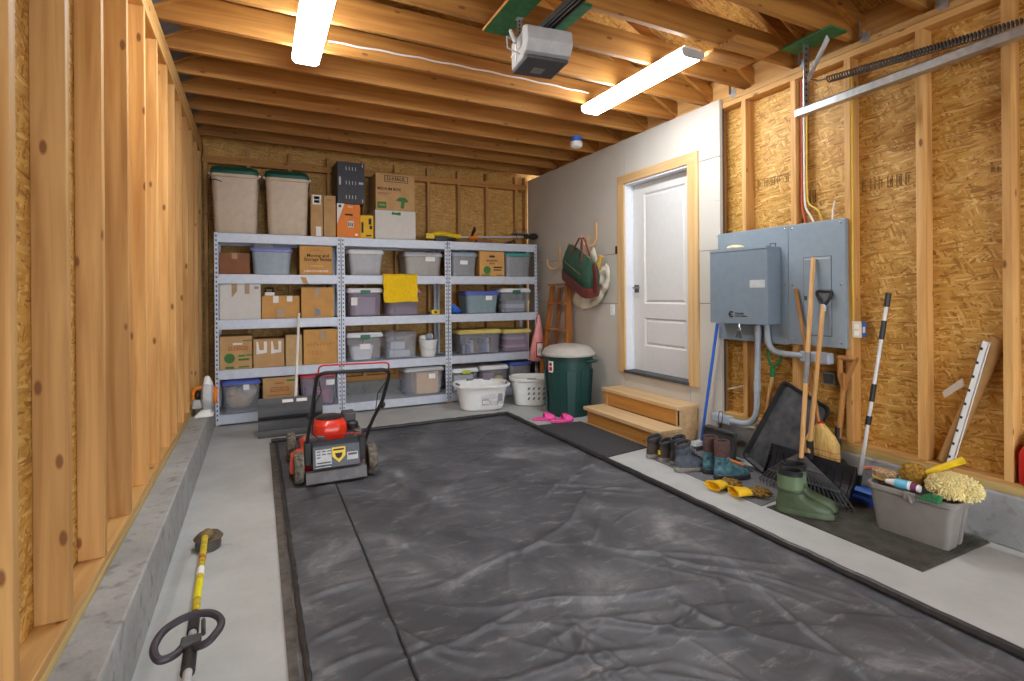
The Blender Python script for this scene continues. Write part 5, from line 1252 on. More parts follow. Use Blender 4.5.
# panels
M['pgrey'] = plain('panel_grey', '8a98a4', .42, .1, .02); M['pgrey2'] = plain('panel_grey_box', '7d8b98', .42, .15, .02)
XW = 3.468
def screws(mb, pts, x, mi=1):
    for y, z in pts: mb.lathe([(.006, 0), (.006, .002), (.003, .0035)], 10, frame((x, y, z), (0, -1, 0), (0, 0, 1)), mi)
t = thing('cover_panel', (XW, 2.85, .95), 'flat grey steel cover panel behind the generator switch box', 'panel')
b_ = MB().box(XW - .004, 2.532, .945, XW, 3.175, 1.815).box(XW, 2.55, .96, XS_R - .003, 3.14, 1.80).build('cover', M['pgrey'], t, bevel=.002)
v = MB(); screws(v, [(2.56, 1.79), (2.56, 1.38), (2.56, .97), (3.0, 1.79)], XW - .004, 0); v.build('screw', M['chrome'], t)
t = thing('breaker_panel', (XW, 2.33, .95), 'grey breaker panel with a hinged inner door behind the tool handles', 'panel')
MB().box(XW - .006, 2.124, .955, XS_R - .003, 2.528, 1.812).build('cover', M['pgrey'], t, bevel=.002)
MB().box(XW - .0066, 2.211, 1.026, XW - .006, 2.412, 1.572).build('door_gap', M['dkgrey'], t)
dd = MB().box(XW - .010, 2.215, 1.03, XW - .006, 2.408, 1.568).build('panel_door', M['pgrey'], t, bevel=.0015)
MB().box(XW - .0125, 2.222, 1.552, XW - .010, 2.40, 1.560).build('lip', M['ltgrey'], dd); MB().box(XW - .012, 2.385, 1.27, XW - .010, 2.405, 1.30).build('latch', M['dkgrey'], dd)
v = MB(); screws(v, [(2.50, 1.785), (2.15, 1.785), (2.50, 1.375), (2.15, 1.375), (2.50, .985), (2.15, .985)], XW - .006, 0); v.build('screw', M['chrome'], t)
# generator transfer switch
XB = 3.31
t = thing('transfer_switch', (3.41, 2.865, 1.09), 'grey steel generator switch box with a black logo and keys hanging below', 'electrical box')
MB().box(XB + .012, 2.591, 1.092, XW - .0045, 3.113, 1.662).build('box', M['pgrey2'], t, bevel=.004)
dr = MB().box(XB, 2.587, 1.088, XB + .011, 3.117, 1.662).build('front_cover', M['pgrey2'], t, bevel=.003)
MB().box(XB - .004, 2.587, 1.650, XB + .02, 3.117, 1.6665).build('hinge_lip', M['pgrey'], dr)
F = frame((XB - .0005, 2.85, 1.375), (0, -1, 0), (0, 0, 1))
v = MB(); v.box(.115, -.012, 0, .247, .045, .0012, F, 0)
v.prism([(-.055 + .026 * math.cos(a), -.215 + .026 * math.sin(a)) for a in [R(45 + 270 * i / 20) for i in range(21)]] + [(-.055 + .012 * math.cos(a), -.215 + .012 * math.sin(a)) for a in [R(315 - 270 * i / 20) for i in range(21)]], 0, .0012, F, 1)
v.box(-.083, -.220, 0, -.05, -.210, .0012, F, 1)
v.text('Cummins', .022, F @ Matrix.Translation((-.022, -.206, .0005)), 1, align='LEFT'); v.text('Power Systems', .018, F @ Matrix.Translation((-.022, -.226, .0005)), 1, align='LEFT')
v.build('lettering', [M['ltgrey'], M['ink']], dr)
v = MB().tube([(XB + .03, 2.86, 1.09), (XB + .03, 2.86, 1.06)], .004, 6).tube([(XB + .03 , 2.86 + .012 * math.cos(a), 1.045 + .014 * math.sin(a)) for a in [2 * PI * i / 12 for i in range(12)]], .0022, 5, None, 0, True)
v.prism([(-.012, 0), (.012, 0), (.03, -.05), (.005, -.06)], 0, .003, frame((XB + .03, 2.86, 1.032), (0, -1, 0), (0, 0, 1)), 1).prism([(-.012, 0), (.006, 0), (-.002, -.055), (-.035, -.05)], 0.004, .007, frame((XB + .03, 2.86, 1.032), (0, -1, 0), (0, 0, 1)), 1)
v.build('keys', [M['chrome'], M['dkgrey']], t)
MB().tube([(3.44, 2.615, 1.664), (3.44, 2.615, 1.69), (3.44, 2.66, 1.69), (3.44, 2.66, 1.664)], .004, 6).build('mounting_tab', M['dkgrey'], t)
t = MB().ball((3.42, 2.965, 1.685), (.04, .075, .022)).ball((3.41, 2.92, 1.682), (.03, .05, .017)).build('cleaning_rag', plain('glove_cream', 'd8c9a6', .9, 0, .08), smooth=True); tag(t, 'crumpled cream rag lying on top of the grey switch box', 'rag')
# conduits
M['conduit'] = plain('conduit_grey', 'a3acb8', .5, 0, .03)
t = thing('conduit', (3.44, 2.77, .28), 'grey plastic conduit from the switch box down and left through the drywall edge', 'conduit', 'grey conduits')
MB().tube(fillet([(3.434, 2.765, 1.086), (3.434, 2.785, .30), (3.434, 3.16, .285)], .15, 10), .0225, 14).build('pipe', M['conduit'], t, smooth=True)
for z in (.60, 1.03): MB().tube([(3.434, 2.788 - .02 * z, z - .03), (3.434, 2.788 - .02 * z, min(z + .04, 1.085))], .027, 14).build('coupling', M['conduit'], t, smooth=True)
MB().box(3.405, 3.03, .255, 3.47, 3.21, .325).build('entry_fitting', M['conduit'], t, bevel=.012)
t = thing('conduit', (3.44, 2.55, .88), 'short curved grey conduit from the switch box to a small grey junction box', 'conduit', 'grey conduits')
MB().tube(fillet([(3.435, 2.695, 1.086), (3.435, 2.675, .885), (3.44, 2.40, .878)], .17, 10), .0215, 14).build('pipe', M['conduit'], t, smooth=True)
MB().box(3.424, 2.215, .84, 3.49, 2.425, .915).build('junction_box', M['conduit'], t, bevel=.01)
t = thing('junction_box', (3.53, 2.27, .69), 'dark grey junction box inside the stud bay below the breaker panel', 'electrical box')
MB().box(3.515, 2.232, .69, 3.5995, 2.315, .775).build('box', M['midgrey'], t, bevel=.003); MB().box(3.511, 2.24, .70, 3.515, 2.307, .766).build('lid', M['dkgrey'], t)
# outlet on the stud with a blue sticker
t = thing('wall_outlet', (3.49, 2.07, 1.08), 'cream stud mounted outlet in a bright blue box beside the breaker panel', 'outlet')
MB().box(3.497, 2.043, 1.028, 3.5025, 2.103, 1.135).build('cover_plate', plain('plate_cream', 'e0d3b4', .5, 0, .02), t, bevel=.002)
MB().box(3.503, 2.045, 1.035, 3.552, 2.10, 1.13).box(3.513, 2.0445, 1.06, 3.54, 2.045, 1.10, None, 1).build('device_box', [M['blue'], M['paper']], t)
v = MB()
for s in (-.022, .022): v.box(3.4955, 2.058, 1.08 + s - .015, 3.4972, 2.088, 1.08 + s + .015)
v.build('socket', M['paper'], t)
# loose wiring in the stud bays
def cable(label, pts, r, m_, name='cable'):
    t = MB().tube(fillet(pts, .06, 5), r, 7).build(name, m_, smooth=True); return tag(t, label, 'cable')
M['romexy'] = plain('cable_yellow', 'd7b43a', .5, 0, .04); M['romexw'] = plain('cable_white', 'ddd8cf', .5, 0, .04); M['romexr'] = plain('cable_orange', 'b5482a', .5, 0, .04)
cable('yellow cable running down the stud to the cream outlet', [(3.499, 2.095, 2.75), (3.499, 2.093, 1.9), (3.498, 2.098, 1.5), (3.499, 2.094, 1.14)], .006, M['romexy'])
cable('orange cable down the stud bay above the breaker panel', [(3.545, 2.476, 2.86), (3.54, 2.474, 2.2), (3.53, 2.468, 1.95), (3.52, 2.43, 1.80)], .008, M['romexr'])
cable('white cable beside the orange one above the breaker panel', [(3.54, 2.455, 2.86), (3.535, 2.452, 2.1), (3.525, 2.44, 1.93), (3.515, 2.39, 1.86), (3.515, 2.36, 1.80)], .007, M['romexw'])
cable('thin yellow cable third in the bay above the breaker panel', [(3.55, 2.440, 2.86), (3.545, 2.44, 2.2), (3.53, 2.425, 1.95), (3.515, 2.33, 1.90), (3.515, 2.31, 1.80)], .006, M['romexy'])
cable('short white cable end poking out at the top right of the breaker panel', [(3.56, 2.25, 1.95), (3.54, 2.25, 1.88), (3.52, 2.24, 1.81)], .006, M['romexw'])
cable('bundle of pale wires low in the stud bay left of the conduit', [(3.54, 3.15, .52), (3.53, 3.05, .55), (3.54, 2.965, .58)], .006, M['romexw'])

# ------------------------------------------------------------------ tools along the wall
def pole(t, name, a, b, r, m_, r1=None): return MB().tube([a, tuple(Vector(a).lerp(Vector(b), .5)), b], [r, (r + (r1 or r)) / 2, r1 or r], 10).build(name, m_, t, smooth=True)
t = thing('push_broom', (3.40, 3.30, 0), 'blue pole broom with a grey head leaning on the drywall edge', 'broom')
pole(t, 'pole', (3.38, 3.29, .07), (3.425, 3.15, 1.075), .0125, M['blue'])
MB().loft([rr(3.36, 3.288, .095, .040, .02, .045), rr(3.36, 3.288, .085, .03, .02, .075)]).build('head', M['ltgrey'], t, smooth=True)
MB().loft([rr(3.36, 3.288, .092, .040, .015, .0075), rr(3.36, 3.288, .09, .034, .015, .046)]).build('bristles', M['dkgrey'], t)
# dustpan
t = thing('dustpan', (3.42, 3.08, 0), 'black dustpan with a wire hanging loop standing against the kerb', 'dustpan')
tl = R(4)
A = frame((3.36, 3.07, .007), (0, -1, 0), (math.sin(tl), 0, math.cos(tl)))
v = MB(); v.loft([rr(0, .115, .155, .11, .02, 0), rr(0, .115, .155, .11, .02, .004)], True, True, A)
v.box(-.155, .01, 0, -.147, .215, .035, A).box(.147, .01, 0, .155, .215, .035, A).box(-.15, .205, 0, .15, .22, .045, A)
v.build('pan', M['dkgrey'], t, bevel=.002)
MB().tube(fillet([(0, .22, .02), (-.006, .25, .02), (-.022, .29, .02), (-.018, .36, .012), (.018, .36, .012), (.022, .29, .02), (.006, .25, .02), (0, .22, .02)], .015, 4), .003, 6, A).build('hanging_loop', M['black'], t)
# boot tray
t = thing('boot_tray', (3.40, 2.62, 0), 'large black rimmed boot tray leaning askew against the studs', 'tray')
P0, P1, P2 = Vector((3.325, 2.815, .076)), Vector((3.480, 2.575, .685)), Vector((3.482, 2.225, .632))     # bottom left, top left, top right
ev = (P1 - P0); eu = (P2 - P1); ev_n = ev.normalized(); eu = eu - ev_n * eu.dot(ev_n); eun = eu.normalized()
Lv, Lu = ev.length, .40
A = frame(tuple(P0), tuple(eun), tuple(ev_n))
n_ = A.to_3x3() @ Vector((0, 0, 1))
if n_.x > 0: A = frame(tuple(P0 + eun * Lu), tuple(-eun), tuple(ev_n))
# sheet 40 x 72 cm with raised rim
M['traym'] = plain('tray_black', '45484d', .5, 0, .22, 14); 
b_ = MB().loft([rr(Lu / 2, Lv / 2, Lu / 2 - .03, Lv / 2 - .03, .03, .0), rr(Lu / 2, Lv / 2, Lu / 2 - .03, Lv / 2 - .03, .03, .004)], True, True, A); b_.build('tray_bottom', M['traym'], t)
MB().loft([rr(Lu / 2, Lv / 2, Lu / 2 - .032, Lv / 2 - .032, .03, .002), rr(Lu / 2, Lv / 2, Lu / 2 - .012, Lv / 2 - .012, .035, .028), rr(Lu / 2, Lv / 2, Lu / 2, Lv / 2, .04, .028), rr(Lu / 2, Lv / 2, Lu / 2, Lv / 2, .04, .020), rr(Lu / 2, Lv / 2, Lu / 2 - .022, Lv / 2 - .022, .033, .0)], False, False, A).build('rim', M['black'], t, smooth=True)

# leaf rake
t = thing('leaf_rake', (3.15, 2.25, 0), 'black tined leaf rake with a long pale wooden handle reaching highest on the panel', 'rake')
ap = Vector((3.225, 2.275, .25))
pole(t, 'handle', (3.205, 2.262, .20), (3.437, 2.322, 1.562), .0145, M['handlewood'])
MB().tube([tuple(Vector((3.205, 2.262, .20)).lerp(Vector((3.437, 2.322, 1.562)), k)) for k in (.38, .53)], .0152, 10).build('ferrule_band', M['midgrey'], t, smooth=True)
MB().tube([(3.185, 2.256, .10), (3.212, 2.264, .235)], .021, 10).build('socket', M['black'], t, smooth=True)
v = MB(); NT = 22
for i in range(NT):
    k = i / (NT - 1) * 2 - 1
    tip = Vector((3.10 + .02 * k * k + .03 * (k if k > 0 else 0), 2.20 - .31 * k, .014)); a0 = ap + Vector((0, -.018 * k, 0))
    mid = Vector((a0.x + (tip.x - a0.x) * .58 - .012, a0.y + (tip.y - a0.y) * .80, a0.z + (tip.z - a0.z) * .62))
    v.tube([tuple(a0), tuple(a0.lerp(mid, .5) + Vector((-.004, 0, .004))), tuple(mid), tuple(tip + Vector((0, 0, .03))), tuple(tip + Vector((.006, 0, .0)))], [.006, .0055, .0045, .0035, .0025], 6)
v.build('tine_fan', plain('tine_black', '454547', .35, 0, .1), t, smooth=True)
v = MB()
for kk, w_ in ((.5, 1), (.97, 1)):
    pts = []
    for i in range(13):
        k = i / 12 * 2 - 1
        tip = Vector((3.10 + .02 * k * k + .03 * (k if k > 0 else 0), 2.20 - .31 * k, .014)); a0 = ap + Vector((0, -.018 * k, 0)); mid = Vector((a0.x + (tip.x - a0.x) * .58 - .012, a0.y + (tip.y - a0.y) * .80, a0.z + (tip.z - a0.z) * .62)); pts.append(tuple(a0.lerp(mid, kk) + Vector((-.008, 0, .006))))
    v.tube(pts, .006, 6)
v.build('cross_brace', M['dkgrey'], t, smooth=True)
# snow shovel with D grip
t = thing('snow_shovel', (3.27, 2.25, 0), 'black bladed snow shovel with a black D grip on a pale wooden shaft', 'snow shovel')
pole(t, 'shaft', (3.285, 2.262, .26), (3.432, 2.252, 1.24), .0145, M['handlewood'])
v = MB().tube(fillet([(3.435, 2.252, 1.235), (3.437, 2.278, 1.265), (3.441, 2.303, 1.315), (3.443, 2.296, 1.335), (3.443, 2.204, 1.335), (3.441, 2.197, 1.315), (3.437, 2.222, 1.265), (3.435, 2.252, 1.235)], .015, 3), .011, 8)
v.build('d_grip', M['black'], t, smooth=True)
MB().tube([(3.432, 2.252, 1.20), (3.435, 2.252, 1.245)], .017, 10).build('grip_collar', M['ltgrey'], t, smooth=True)
prof = []
for i in range(11):
    s = i / 10; prof.append((3.19 + .115 * s + .035 * math.sin(PI * s), .012 + .234 * s))
bl = MB(); bk = [(x + .006, z) for x, z in reversed(prof)]
ysn, ysf = 1.965, 2.56
bl.loft([[(x, y, z) for x, z in prof + bk] for y in (ysn, ysf)])
for y in np.linspace(ysn + .03, ysf - .05, 11): bl.loft([[(x - .007, yy, z) for x, z in prof[1:9]] + [(x + .001, yy, z) for x, z in reversed(prof[1:9])] for yy in (y, y + .008)])
for y in (ysn, ysf - .006): bl.loft([[(x - .03 * math.sin(PI * i / 10), yy, z) for i, (x, z) in enumerate(prof)] + [(x + .005, yy, z) for x, z in reversed(prof)] for yy in (y, y + .006)])
bl = bl.build('blade', plain('shovel_black', '2c2c30', .22, 0, .1), t)
MB().box(3.183, ysn, .0115, 3.20, ysf, .032).build('wear_strip', M['steel'], bl)
MB().tube([(3.30, 2.262, .22), (3.295, 2.262, .34)], .022, 10).build('socket', M['black'], t, smooth=True)
# corn broom
t = thing('corn_broom', (3.40, 2.25, 0), 'straw corn broom standing bristles down behind the snow shovel', 'broom')
pole(t, 'handle', (3.362, 2.24, .43), (3.447, 2.462, 1.350), .0125, wood('broom_handle', 'b98545', '94622c', 'Z', knots=False))
M['straw'] = plain('straw', 'd3b06a', .9, 0, .16, 8, .6, 10, 0, (30, 30, 1.2))
Ab = Matrix.Translation((3.362, 2.225, 0.016)) @ Matrix.Rotation(R(1), 4, 'X')
MB().loft([rr(0, 0, .024, .108, .02, .0), rr(0, 0, .026, .113, .02, .12), rr(0, .0, .028, .113, .02, .24), rr(0, 0, .03, .108, .02, .32), rr(0, .004, .030, .085, .03, .37), rr(0, .008, .030, .048, .025, .405), rr(0, .012, .018, .02, .015, .44)], True, True, Ab).build('bristles', M['straw'], t, smooth=True)
v = MB()
for z, w_ in ((.20, .122), (.235, .121), (.27, .118)): v.tube([(a, b, c) for a, b, c in rr(0, 0, .030, w_ - .007, .02, z, 4)], .0022, 5, Ab, 0, True)
v.build('stitching', M['inkorange'], t); MB().tube([(0, .013, .40), (0, .014, .45)], .02, 10, Ab).build('binding', M['redplastic'], t, smooth=True)
# shovel with a wooden D handle
t = thing('shovel', (3.46, 2.15, 0), 'old shovel with wooden D handle leaning on the stud, right of the corn broom', 'shovel')
M['oldwood'] = wood('old_handle', 'b57f42', '8e5c2a', 'Z', knots=False, tint=.03)
pole(t, 'shaft', (3.452, 2.168, .36), (3.475, 2.143, .73), .0165, M['oldwood'])
v = MB()
for s in (-1, 1): v.tube([(3.475, 2.143, .70), (3.476, 2.143 + s * .025, .77), (3.477, 2.118 + s * .052, .885)], [.021, .019, .014], 8)
v.tube([(3.475, 2.143, .68), (3.476, 2.128, .79)], [.018, .030], 8).tube([(3.477, 2.058, .89), (3.477, 2.178, .89)], .016, 8); v.build('d_handle', M['oldwood'], t, smooth=True)
MB().tube([(3.456, 2.170, .43), (3.447, 2.178, .22)], .021, 10).build('socket', M['black'], t, smooth=True)
MB().loft([[(3.437 - s * .05, 2.18 + w_ * k, .235 - .22 * s) for k in (-1, -.5, 0, .5, 1)] + [(3.442 - s * .05 + .0, 2.18 + w_ * k, .235 - .22 * s) for k in (1, .5, 0, -.5, -1)] for s, w_ in ((0, .05), (.15, .09), (.6, .085), (.9, .05), (1, .01))]).build('blade', M['dkgrey'], t)
# green handled garden fork
t = thing('garden_spade', (3.50, 2.70, ZK), 'garden spade with green Y grip and pale shaft behind the boot tray', 'garden tool')
zr = ZP + .001
v = MB()
for s in (-1, 1): v.tube(fillet([(3.494, 2.690, .70), (3.494, 2.690, .76), (3.494, 2.672 + s * .052, .81), (3.494, 2.672 + s * .060, .895)], .04, 4), .010, 8)
v.tube([(3.494, 2.612, .893), (3.494, 2.732, .893)], .011, 8).tube([(3.493, 2.692, .69), (3.494, 2.688, .77)], .018, 10)
v.build('y_grip', plain('grip_green', '1f7a45', .4, 0, .04), t, smooth=True)
pole(t, 'shaft', (3.488, 2.755, .30), (3.493, 2.692, .70), .0155, M['handlewood'])
MB().loft([rr(3.476, 2.76, .006, .07, .005, ZK + .001), rr(3.482, 2.758, .006, .07, .005, .31)]).build('blade', M['midgrey'], t)
# telescoping wash brush
t = thing('wash_brush', (3.40, 2.0, 0), 'silver and black telescopic pole with a blue wash brush at its foot', 'brush')
a, b = Vector((3.40, 2.013, .10)), Vector((3.497, 1.880, 1.318))
def tp(k): return tuple(a.lerp(b, k))
pole(t, 'pole', tp(0), tp(.93), .0105, plain('aluminium', 'd3d5d8', .45, .3, .02))
for k0, k1, r_, nm in ((.93, 1.0, .017, 'end_cap'), (.765, .86, .0150, 'foam_grip'), (.445, .535, .0150, 'foam_grip'), (.325, .37, .0165, 'locking_collar'), (-.02, .06, .014, 'ferrule')): MB().tube([tp(k0), tp(k1)], r_, 10).build(nm, M['black'], t, smooth=True)
MB().loft([rr(3.395, 1.97, .03, .115, .02, .055), rr(3.395, 1.97, .035, .12, .02, .085), rr(3.395, 1.985, .02, .05, .02, .105)]).build('head', M['blue'], t, smooth=True)
MB().loft([rr(3.395, 1.97, .042, .125, .02, .011), rr(3.395, 1.97, .031, .115, .02, .056)]).build('bristles', plain('bristle_blue', '2f55b0', .9, 0, .15, 60), t)

# ------------------------------------------------------------------ footwear
def boot(label, x, y, rot, L, W, Hh, m_up, m_sole, m_col, col_z, z0=.0065, group=None, laces=None, name='boot', shaft=.055, cat='boot', patch=None, flare=1.0, tilt=.0):
    t = thing(name, (x, y, z0), label, cat, group)
    A = rotz(rot, (x, y, z0)); n = 26
    hl = L / 2
    def foot(z, xh, xt, w_, p=2.3):
        c, h = (xh + xt) / 2, (xt - xh) / 2; out = []
        for i in range(n):
            a = 2 * PI * i / n; ca, sa = math.cos(a), math.sin(a)
            k = 1 + .16 * ca
            xx = c + h * math.copysign(abs(ca) ** (2 / p), ca)
            out.append((xx, w_ * k * math.copysign(abs(sa) ** (2 / p), sa), z + tilt * (xx + hl - shaft) * max(0, min(1, (z - .10) / .06))))
        return out
    hl = L / 2; w2 = W / 2
    so = MB().loft([foot(0, -hl * .98, hl * .96, w2 * .92), foot(.006, -hl, hl, w2), foot(.026, -hl, hl * 1.0, w2), foot(.032, -hl * .98, hl * .97, w2 * .95)], True, True, A)
    so.build('sole', m_sole, t, smooth=True)
    sx = -hl + shaft + .012                                  # shaft centre
    pts = [(.028, -hl * .97, hl * .96, w2 * .95), (.045, -hl * .98, hl * .95, w2 * .96), (.062, -hl * .97, hl * .86, w2 * .90), (.076, -hl * .95, hl * .62, w2 * .84), (.090, -hl * .93, hl * .36, w2 * .78), (.106, -hl * .91, sx + shaft * 1.35, w2 * .72), (.122, -hl * .90, sx + shaft * 1.15, w2 * .69)]
    up = [foot(*p) for p in pts]
    zz = .135
    ringsz = []
    while zz < Hh - .012: ringsz.append(zz); zz += .03
    ringsz.append(Hh)
    lo = up + [foot(z, sx - shaft, sx + shaft * (1.08 if z < .16 else 1.0), shaft * .82) for z in [q_ for q_ in ringsz if q_ < col_z - .004] + [col_z]]
    hi = [foot(max(col_z - .004, .10), sx - shaft - .001 * flare, sx + shaft * 1.04 + .001 * flare, shaft * .82 + .001 * flare)] + [foot(z, sx - shaft - .004 * flare, sx + shaft + .004 * flare, shaft * .82 + .005 * flare) for z in ringsz if z > col_z]
    top = hi[-1] if len(hi) > 1 else lo[-1]
    MB().loft(lo, True, True, A).build('upper', m_up, t, smooth=True)
    z = Hh
    rim = hi + [foot(z + .006, sx - shaft - .002, sx + shaft + .002, shaft * .82 + .003), foot(z + .005, sx - shaft + .008, sx + shaft - .008, shaft * .82 - .008), foot(z - .03, sx - shaft + .009, sx + shaft - .009, shaft * .82 - .009), foot(z - .05, sx - shaft + .01, sx + shaft - .01, shaft * .82 - .01)]
    MB().loft(rim, True, True, A, 0).build('collar', m_col, t, smooth=True)
    MB().loft([foot(z - .0445, sx - shaft + .011, sx + shaft - .011, shaft * .8 - .011), foot(z - .042, sx - shaft + .011, sx + shaft - .011, shaft * .8 - .011)], True, True, A).build('lining', M['black'], t)
    if laces:
        v = MB()
        for k in range(5):
            s = k / 4; xx = hl * .45 + (sx + shaft - hl * .45) * s; z = .095 + (Hh - .12) * .8 * s
            v.tube([(xx + .004, -.03, z), (xx + .012, 0, z + .012), (xx + .004, .03, z)], .0035, 5, A)
        v.build('laces', laces, t, smooth=True)
    if patch: MB().box(-hl - .001, -.014, .055, -hl + .012, .014, .085, A).build('heel_patch', patch, t, bevel=.003)
    return t
M['bbrown'] = plain('boot_brown', '4b4039', .8, 0, .12, 30); M['bblack'] = plain('boot_black', '3a3b3f', .75, 0, .12, 30); M['bnavy'] = plain('boot_slate', '4e5560', .75, 0, .15, 30); M['bmud'] = plain('sole_mud', '8b867e', .9, 0, .12, 30)
M['fur'] = plain('collar_brown', '5a4440', .95, 0, .15, 90, .6, 140); M['teal'] = plain('boot_teal', '4a7483', .7, 0, .3, 35)
boot('low brown hiking boot, first in the row beside the wooden steps', 2.93, 3.283, R(-8), .27, .095, .155, M['bbrown'], M['bmud'], M['bblack'], .14, group='first pair of boots', laces=M['ltgrey'], tilt=.35)
boot('low brown hiking boot with a yellow heel patch, second in the row from the steps', 2.955, 3.165, R(-10), .27, .095, .15, M['bbrown'], M['bmud'], M['bblack'], .135, group='first pair of boots', laces=M['ltgrey'], patch=M['yellow'], tilt=.35)
boot('black ankle boot third in the row, tucked behind the slate boot', 2.975, 3.05, R(-14), .28, .105, .20, M['bblack'], M['bmud'], M['bblack'], .18, group='second pair of boots', laces=M['midgrey'], tilt=.3)
boot('slate grey ankle boot with pale sole, fourth in the row, left of the teal boots', 2.905, 2.928, R(-14), .28, .105, .20, M['bnavy'], M['bmud'], M['bblack'], .18, group='second pair of boots', laces=M['midgrey'], tilt=.3)
boot('teal boot with brown furry collar standing behind the other teal boot', 3.045, 2.785, R(-22), .27, .10, .265, M['teal'], M['bblack'], M['fur'], .165, group='teal winter boots', shaft=.05)
boot('teal boot with brown furry collar in front, toe by the yellow gloves', 3.025, 2.665, R(-20), .27, .10, .265, M['teal'], M['bblack'], M['fur'], .165, group='teal winter boots', shaft=.05)
M['rub'] = plain('rubber_green', '45543b', .5, 0, .08, 12); M['rubl'] = plain('rubber_sage', '64795a', .5, 0, .08, 12); M['rubs'] = plain('rubber_sole', '4b5842', .6, 0, .08)
boot('front green rubber boot with black rim on the gridded mat', 2.905, 2.03, R(-57), .31, .108, .25, M['rub'], M['rubs'], M['rubl'], .150, .0115, 'green rubber boots', None, 'rubber_boot', .068, flare=.25)
boot('rear green rubber boot, half hidden behind the front one', 3.02, 2.088, R(-57), .31, .106, .255, M['rub'], M['rubs'], M['rubl'], .150, .0115, 'green rubber boots', None, 'rubber_boot', .068, flare=.25)
for o_ in [o_ for o_ in col.objects if o_.name.startswith('rubber_boot')]:
    for ch in o_.children:
        if ch.name.startswith('collar'):
            ch.data.materials.append(M['black'])
            zmax = max(v.co.z for v in ch.data.vertices)
            for p in ch.data.polygons:
                if p.center.z > zmax - .024: p.material_index = 1

# garden gloves
M['gyel'] = plain('glove_yellow', 'e3b51c', .8, 0, .08); M['gpat'] = plain('glove_pattern', '8a6a2c', .9, 0, .45, 60)
def glove(x, y, rot, label):
    t = thing('garden_glove', (x, y, .0065), label, 'glove', 'pair of yellow garden gloves')
    A = rotz(rot, (x, y, .008)) @ Matrix.Scale(1.18, 4); n = 18
    def rg(xx, hy, hz, cz): return [(xx, hy * math.cos(2 * PI * i / n), cz + hz * math.sin(2 * PI * i / n)) for i in range(n)]
    MB().loft([rg(-.10, .046, .024, .026), rg(-.12, .052, .028, .029), rg(-.122, .048, .024, .029), rg(-.09, .040, .018, .026)], False, True, A).loft([rg(-.10, .046, .024, .026), rg(-.06, .042, .022, .023), rg(-.03, .043, .02, .021)], False, False, A).build('cuff', M['gyel'], t, smooth=True)
    p_ = MB().loft([rg(-.035, .042, .019, .020), rg(.0, .047, .018, .018), rg(.035, .044, .014, .015), rg(.045, .03, .008, .012)], True, True, A)
    p_.build('palm', M['gpat'], t, smooth=True)
    for k, (yy, ln) in enumerate(((-.033, .062), (-.011, .075), (.011, .072), (.032, .055))):
        MB().tube([(.030, yy, .016), (.03 + ln * .5, yy * 1.15, .022), (.03 + ln * .85, yy * 1.25, .016), (.03 + ln, yy * 1.28, .011)], [.0115, .0115, .010, .006], 8, A).build('finger', M['gpat'], t, smooth=True)
    MB().tube([(-.01, -.042, .018), (.02, -.065, .02), (.048, -.075, .014)], [.013, .012, .007], 8, A).build('thumb', M['gpat'], t, smooth=True)
glove(2.858, 2.572, R(8), 'yellow cuffed garden glove nearer the teal boots'); glove(2.895, 2.385, R(-14), 'yellow cuffed garden glove nearer the green rubber boots')
t = thing('hand_tool', (3.26, 2.76, 0), 'orange handled hand tool lying behind the teal boots', 'hand tool')
MB().tube([(3.225, 2.86, .055), (3.25, 2.81, .04), (3.26, 2.76, .028)], [.010, .013, .010], 10).build('handle', plain('tool_orange', 'd0782a', .5, 0, .05), t, smooth=True)
MB().loft([rr(3.265, 2.72, .025, .03, .02, .007), rr(3.26, 2.735, .016, .02, .015, .03)]).build('head', M['dkgrey'], t)

# ------------------------------------------------------------------ mop bucket and its contents
M['bucket'] = plain('bucket_grey', '827d79', .45, 0, .03)
t = thing('mop_bucket', (3.20, 1.60, 0), 'grey two part rectangular bucket full of brushes on the gridded rubber mat', 'bucket')
A = rotz(R(4), (3.205, 1.585, .0115))
def bk_out(k, z, sh=0):
    hx, hy = .098 * k, .178 * k; o_ = []
    pts = [(-hx, -hy), (.015 * k, -hy), (.015 * k, -hy + .09), (.048 * k, -hy + .09), (.048 * k, -hy), (hx, -hy), (hx, hy), (-hx, hy)]
    P = [(x, y, z) for x, y in pts]; P = P + [P[0]]
    r_ = []
    for i in range(8):
        a, b, c_ = Vector(P[i - 1 if i else 7]), Vector(P[i]), Vector(P[i + 1])
        q = .006 if 1 <= i <= 4 else .03 * k
        d1, d2 = (a - b).normalized() * q, (c_ - b).normalized() * q
        r_ += bez(b + d1, b, b + d2, 4)
    return r_
MB().loft([bk_out(.92, .0), bk_out(.94, .012), bk_out(1.10, .225), bk_out(1.06, .225), bk_out(.90, .02)], True, True, A).build('tub', M['bucket'], t, smooth=True)
rm = lambda k, z: rr(0, 0, .118 * k, .212 * k, .05, z, 5)
MB().loft([rm(.93, .215), rm(1.0, .222), rm(1.01, .245), rm(.98, .252), rm(.93, .25), rm(.92, .216)], False, False, A, 0, True).build('rim', M['bucket'], t, smooth=True)
MB().box(-.13, -.035, .215, -.11, .015, .255, A).tube([(-.122, -.01, .24), (-.122, -.02, .20)], .012, 8, A).build('handle_pivot', M['bucket'], t, bevel=.005)
zr = .0115
t = thing('long_brush', (3.2, 1.5, .25), 'yellow handled round brush with brown bristles lying across the bucket', 'brush')
MB().tube([(3.20, 1.70, .272), (3.21, 1.60, .315), (3.237, 1.52, .375), (3.262, 1.405, .457)], [.014, .015, .016, .018], 12).build('handle', M['yellow'], t, smooth=True)
v = MB().ball((3.222, 1.610, .325), (.060, .070, .064)); 
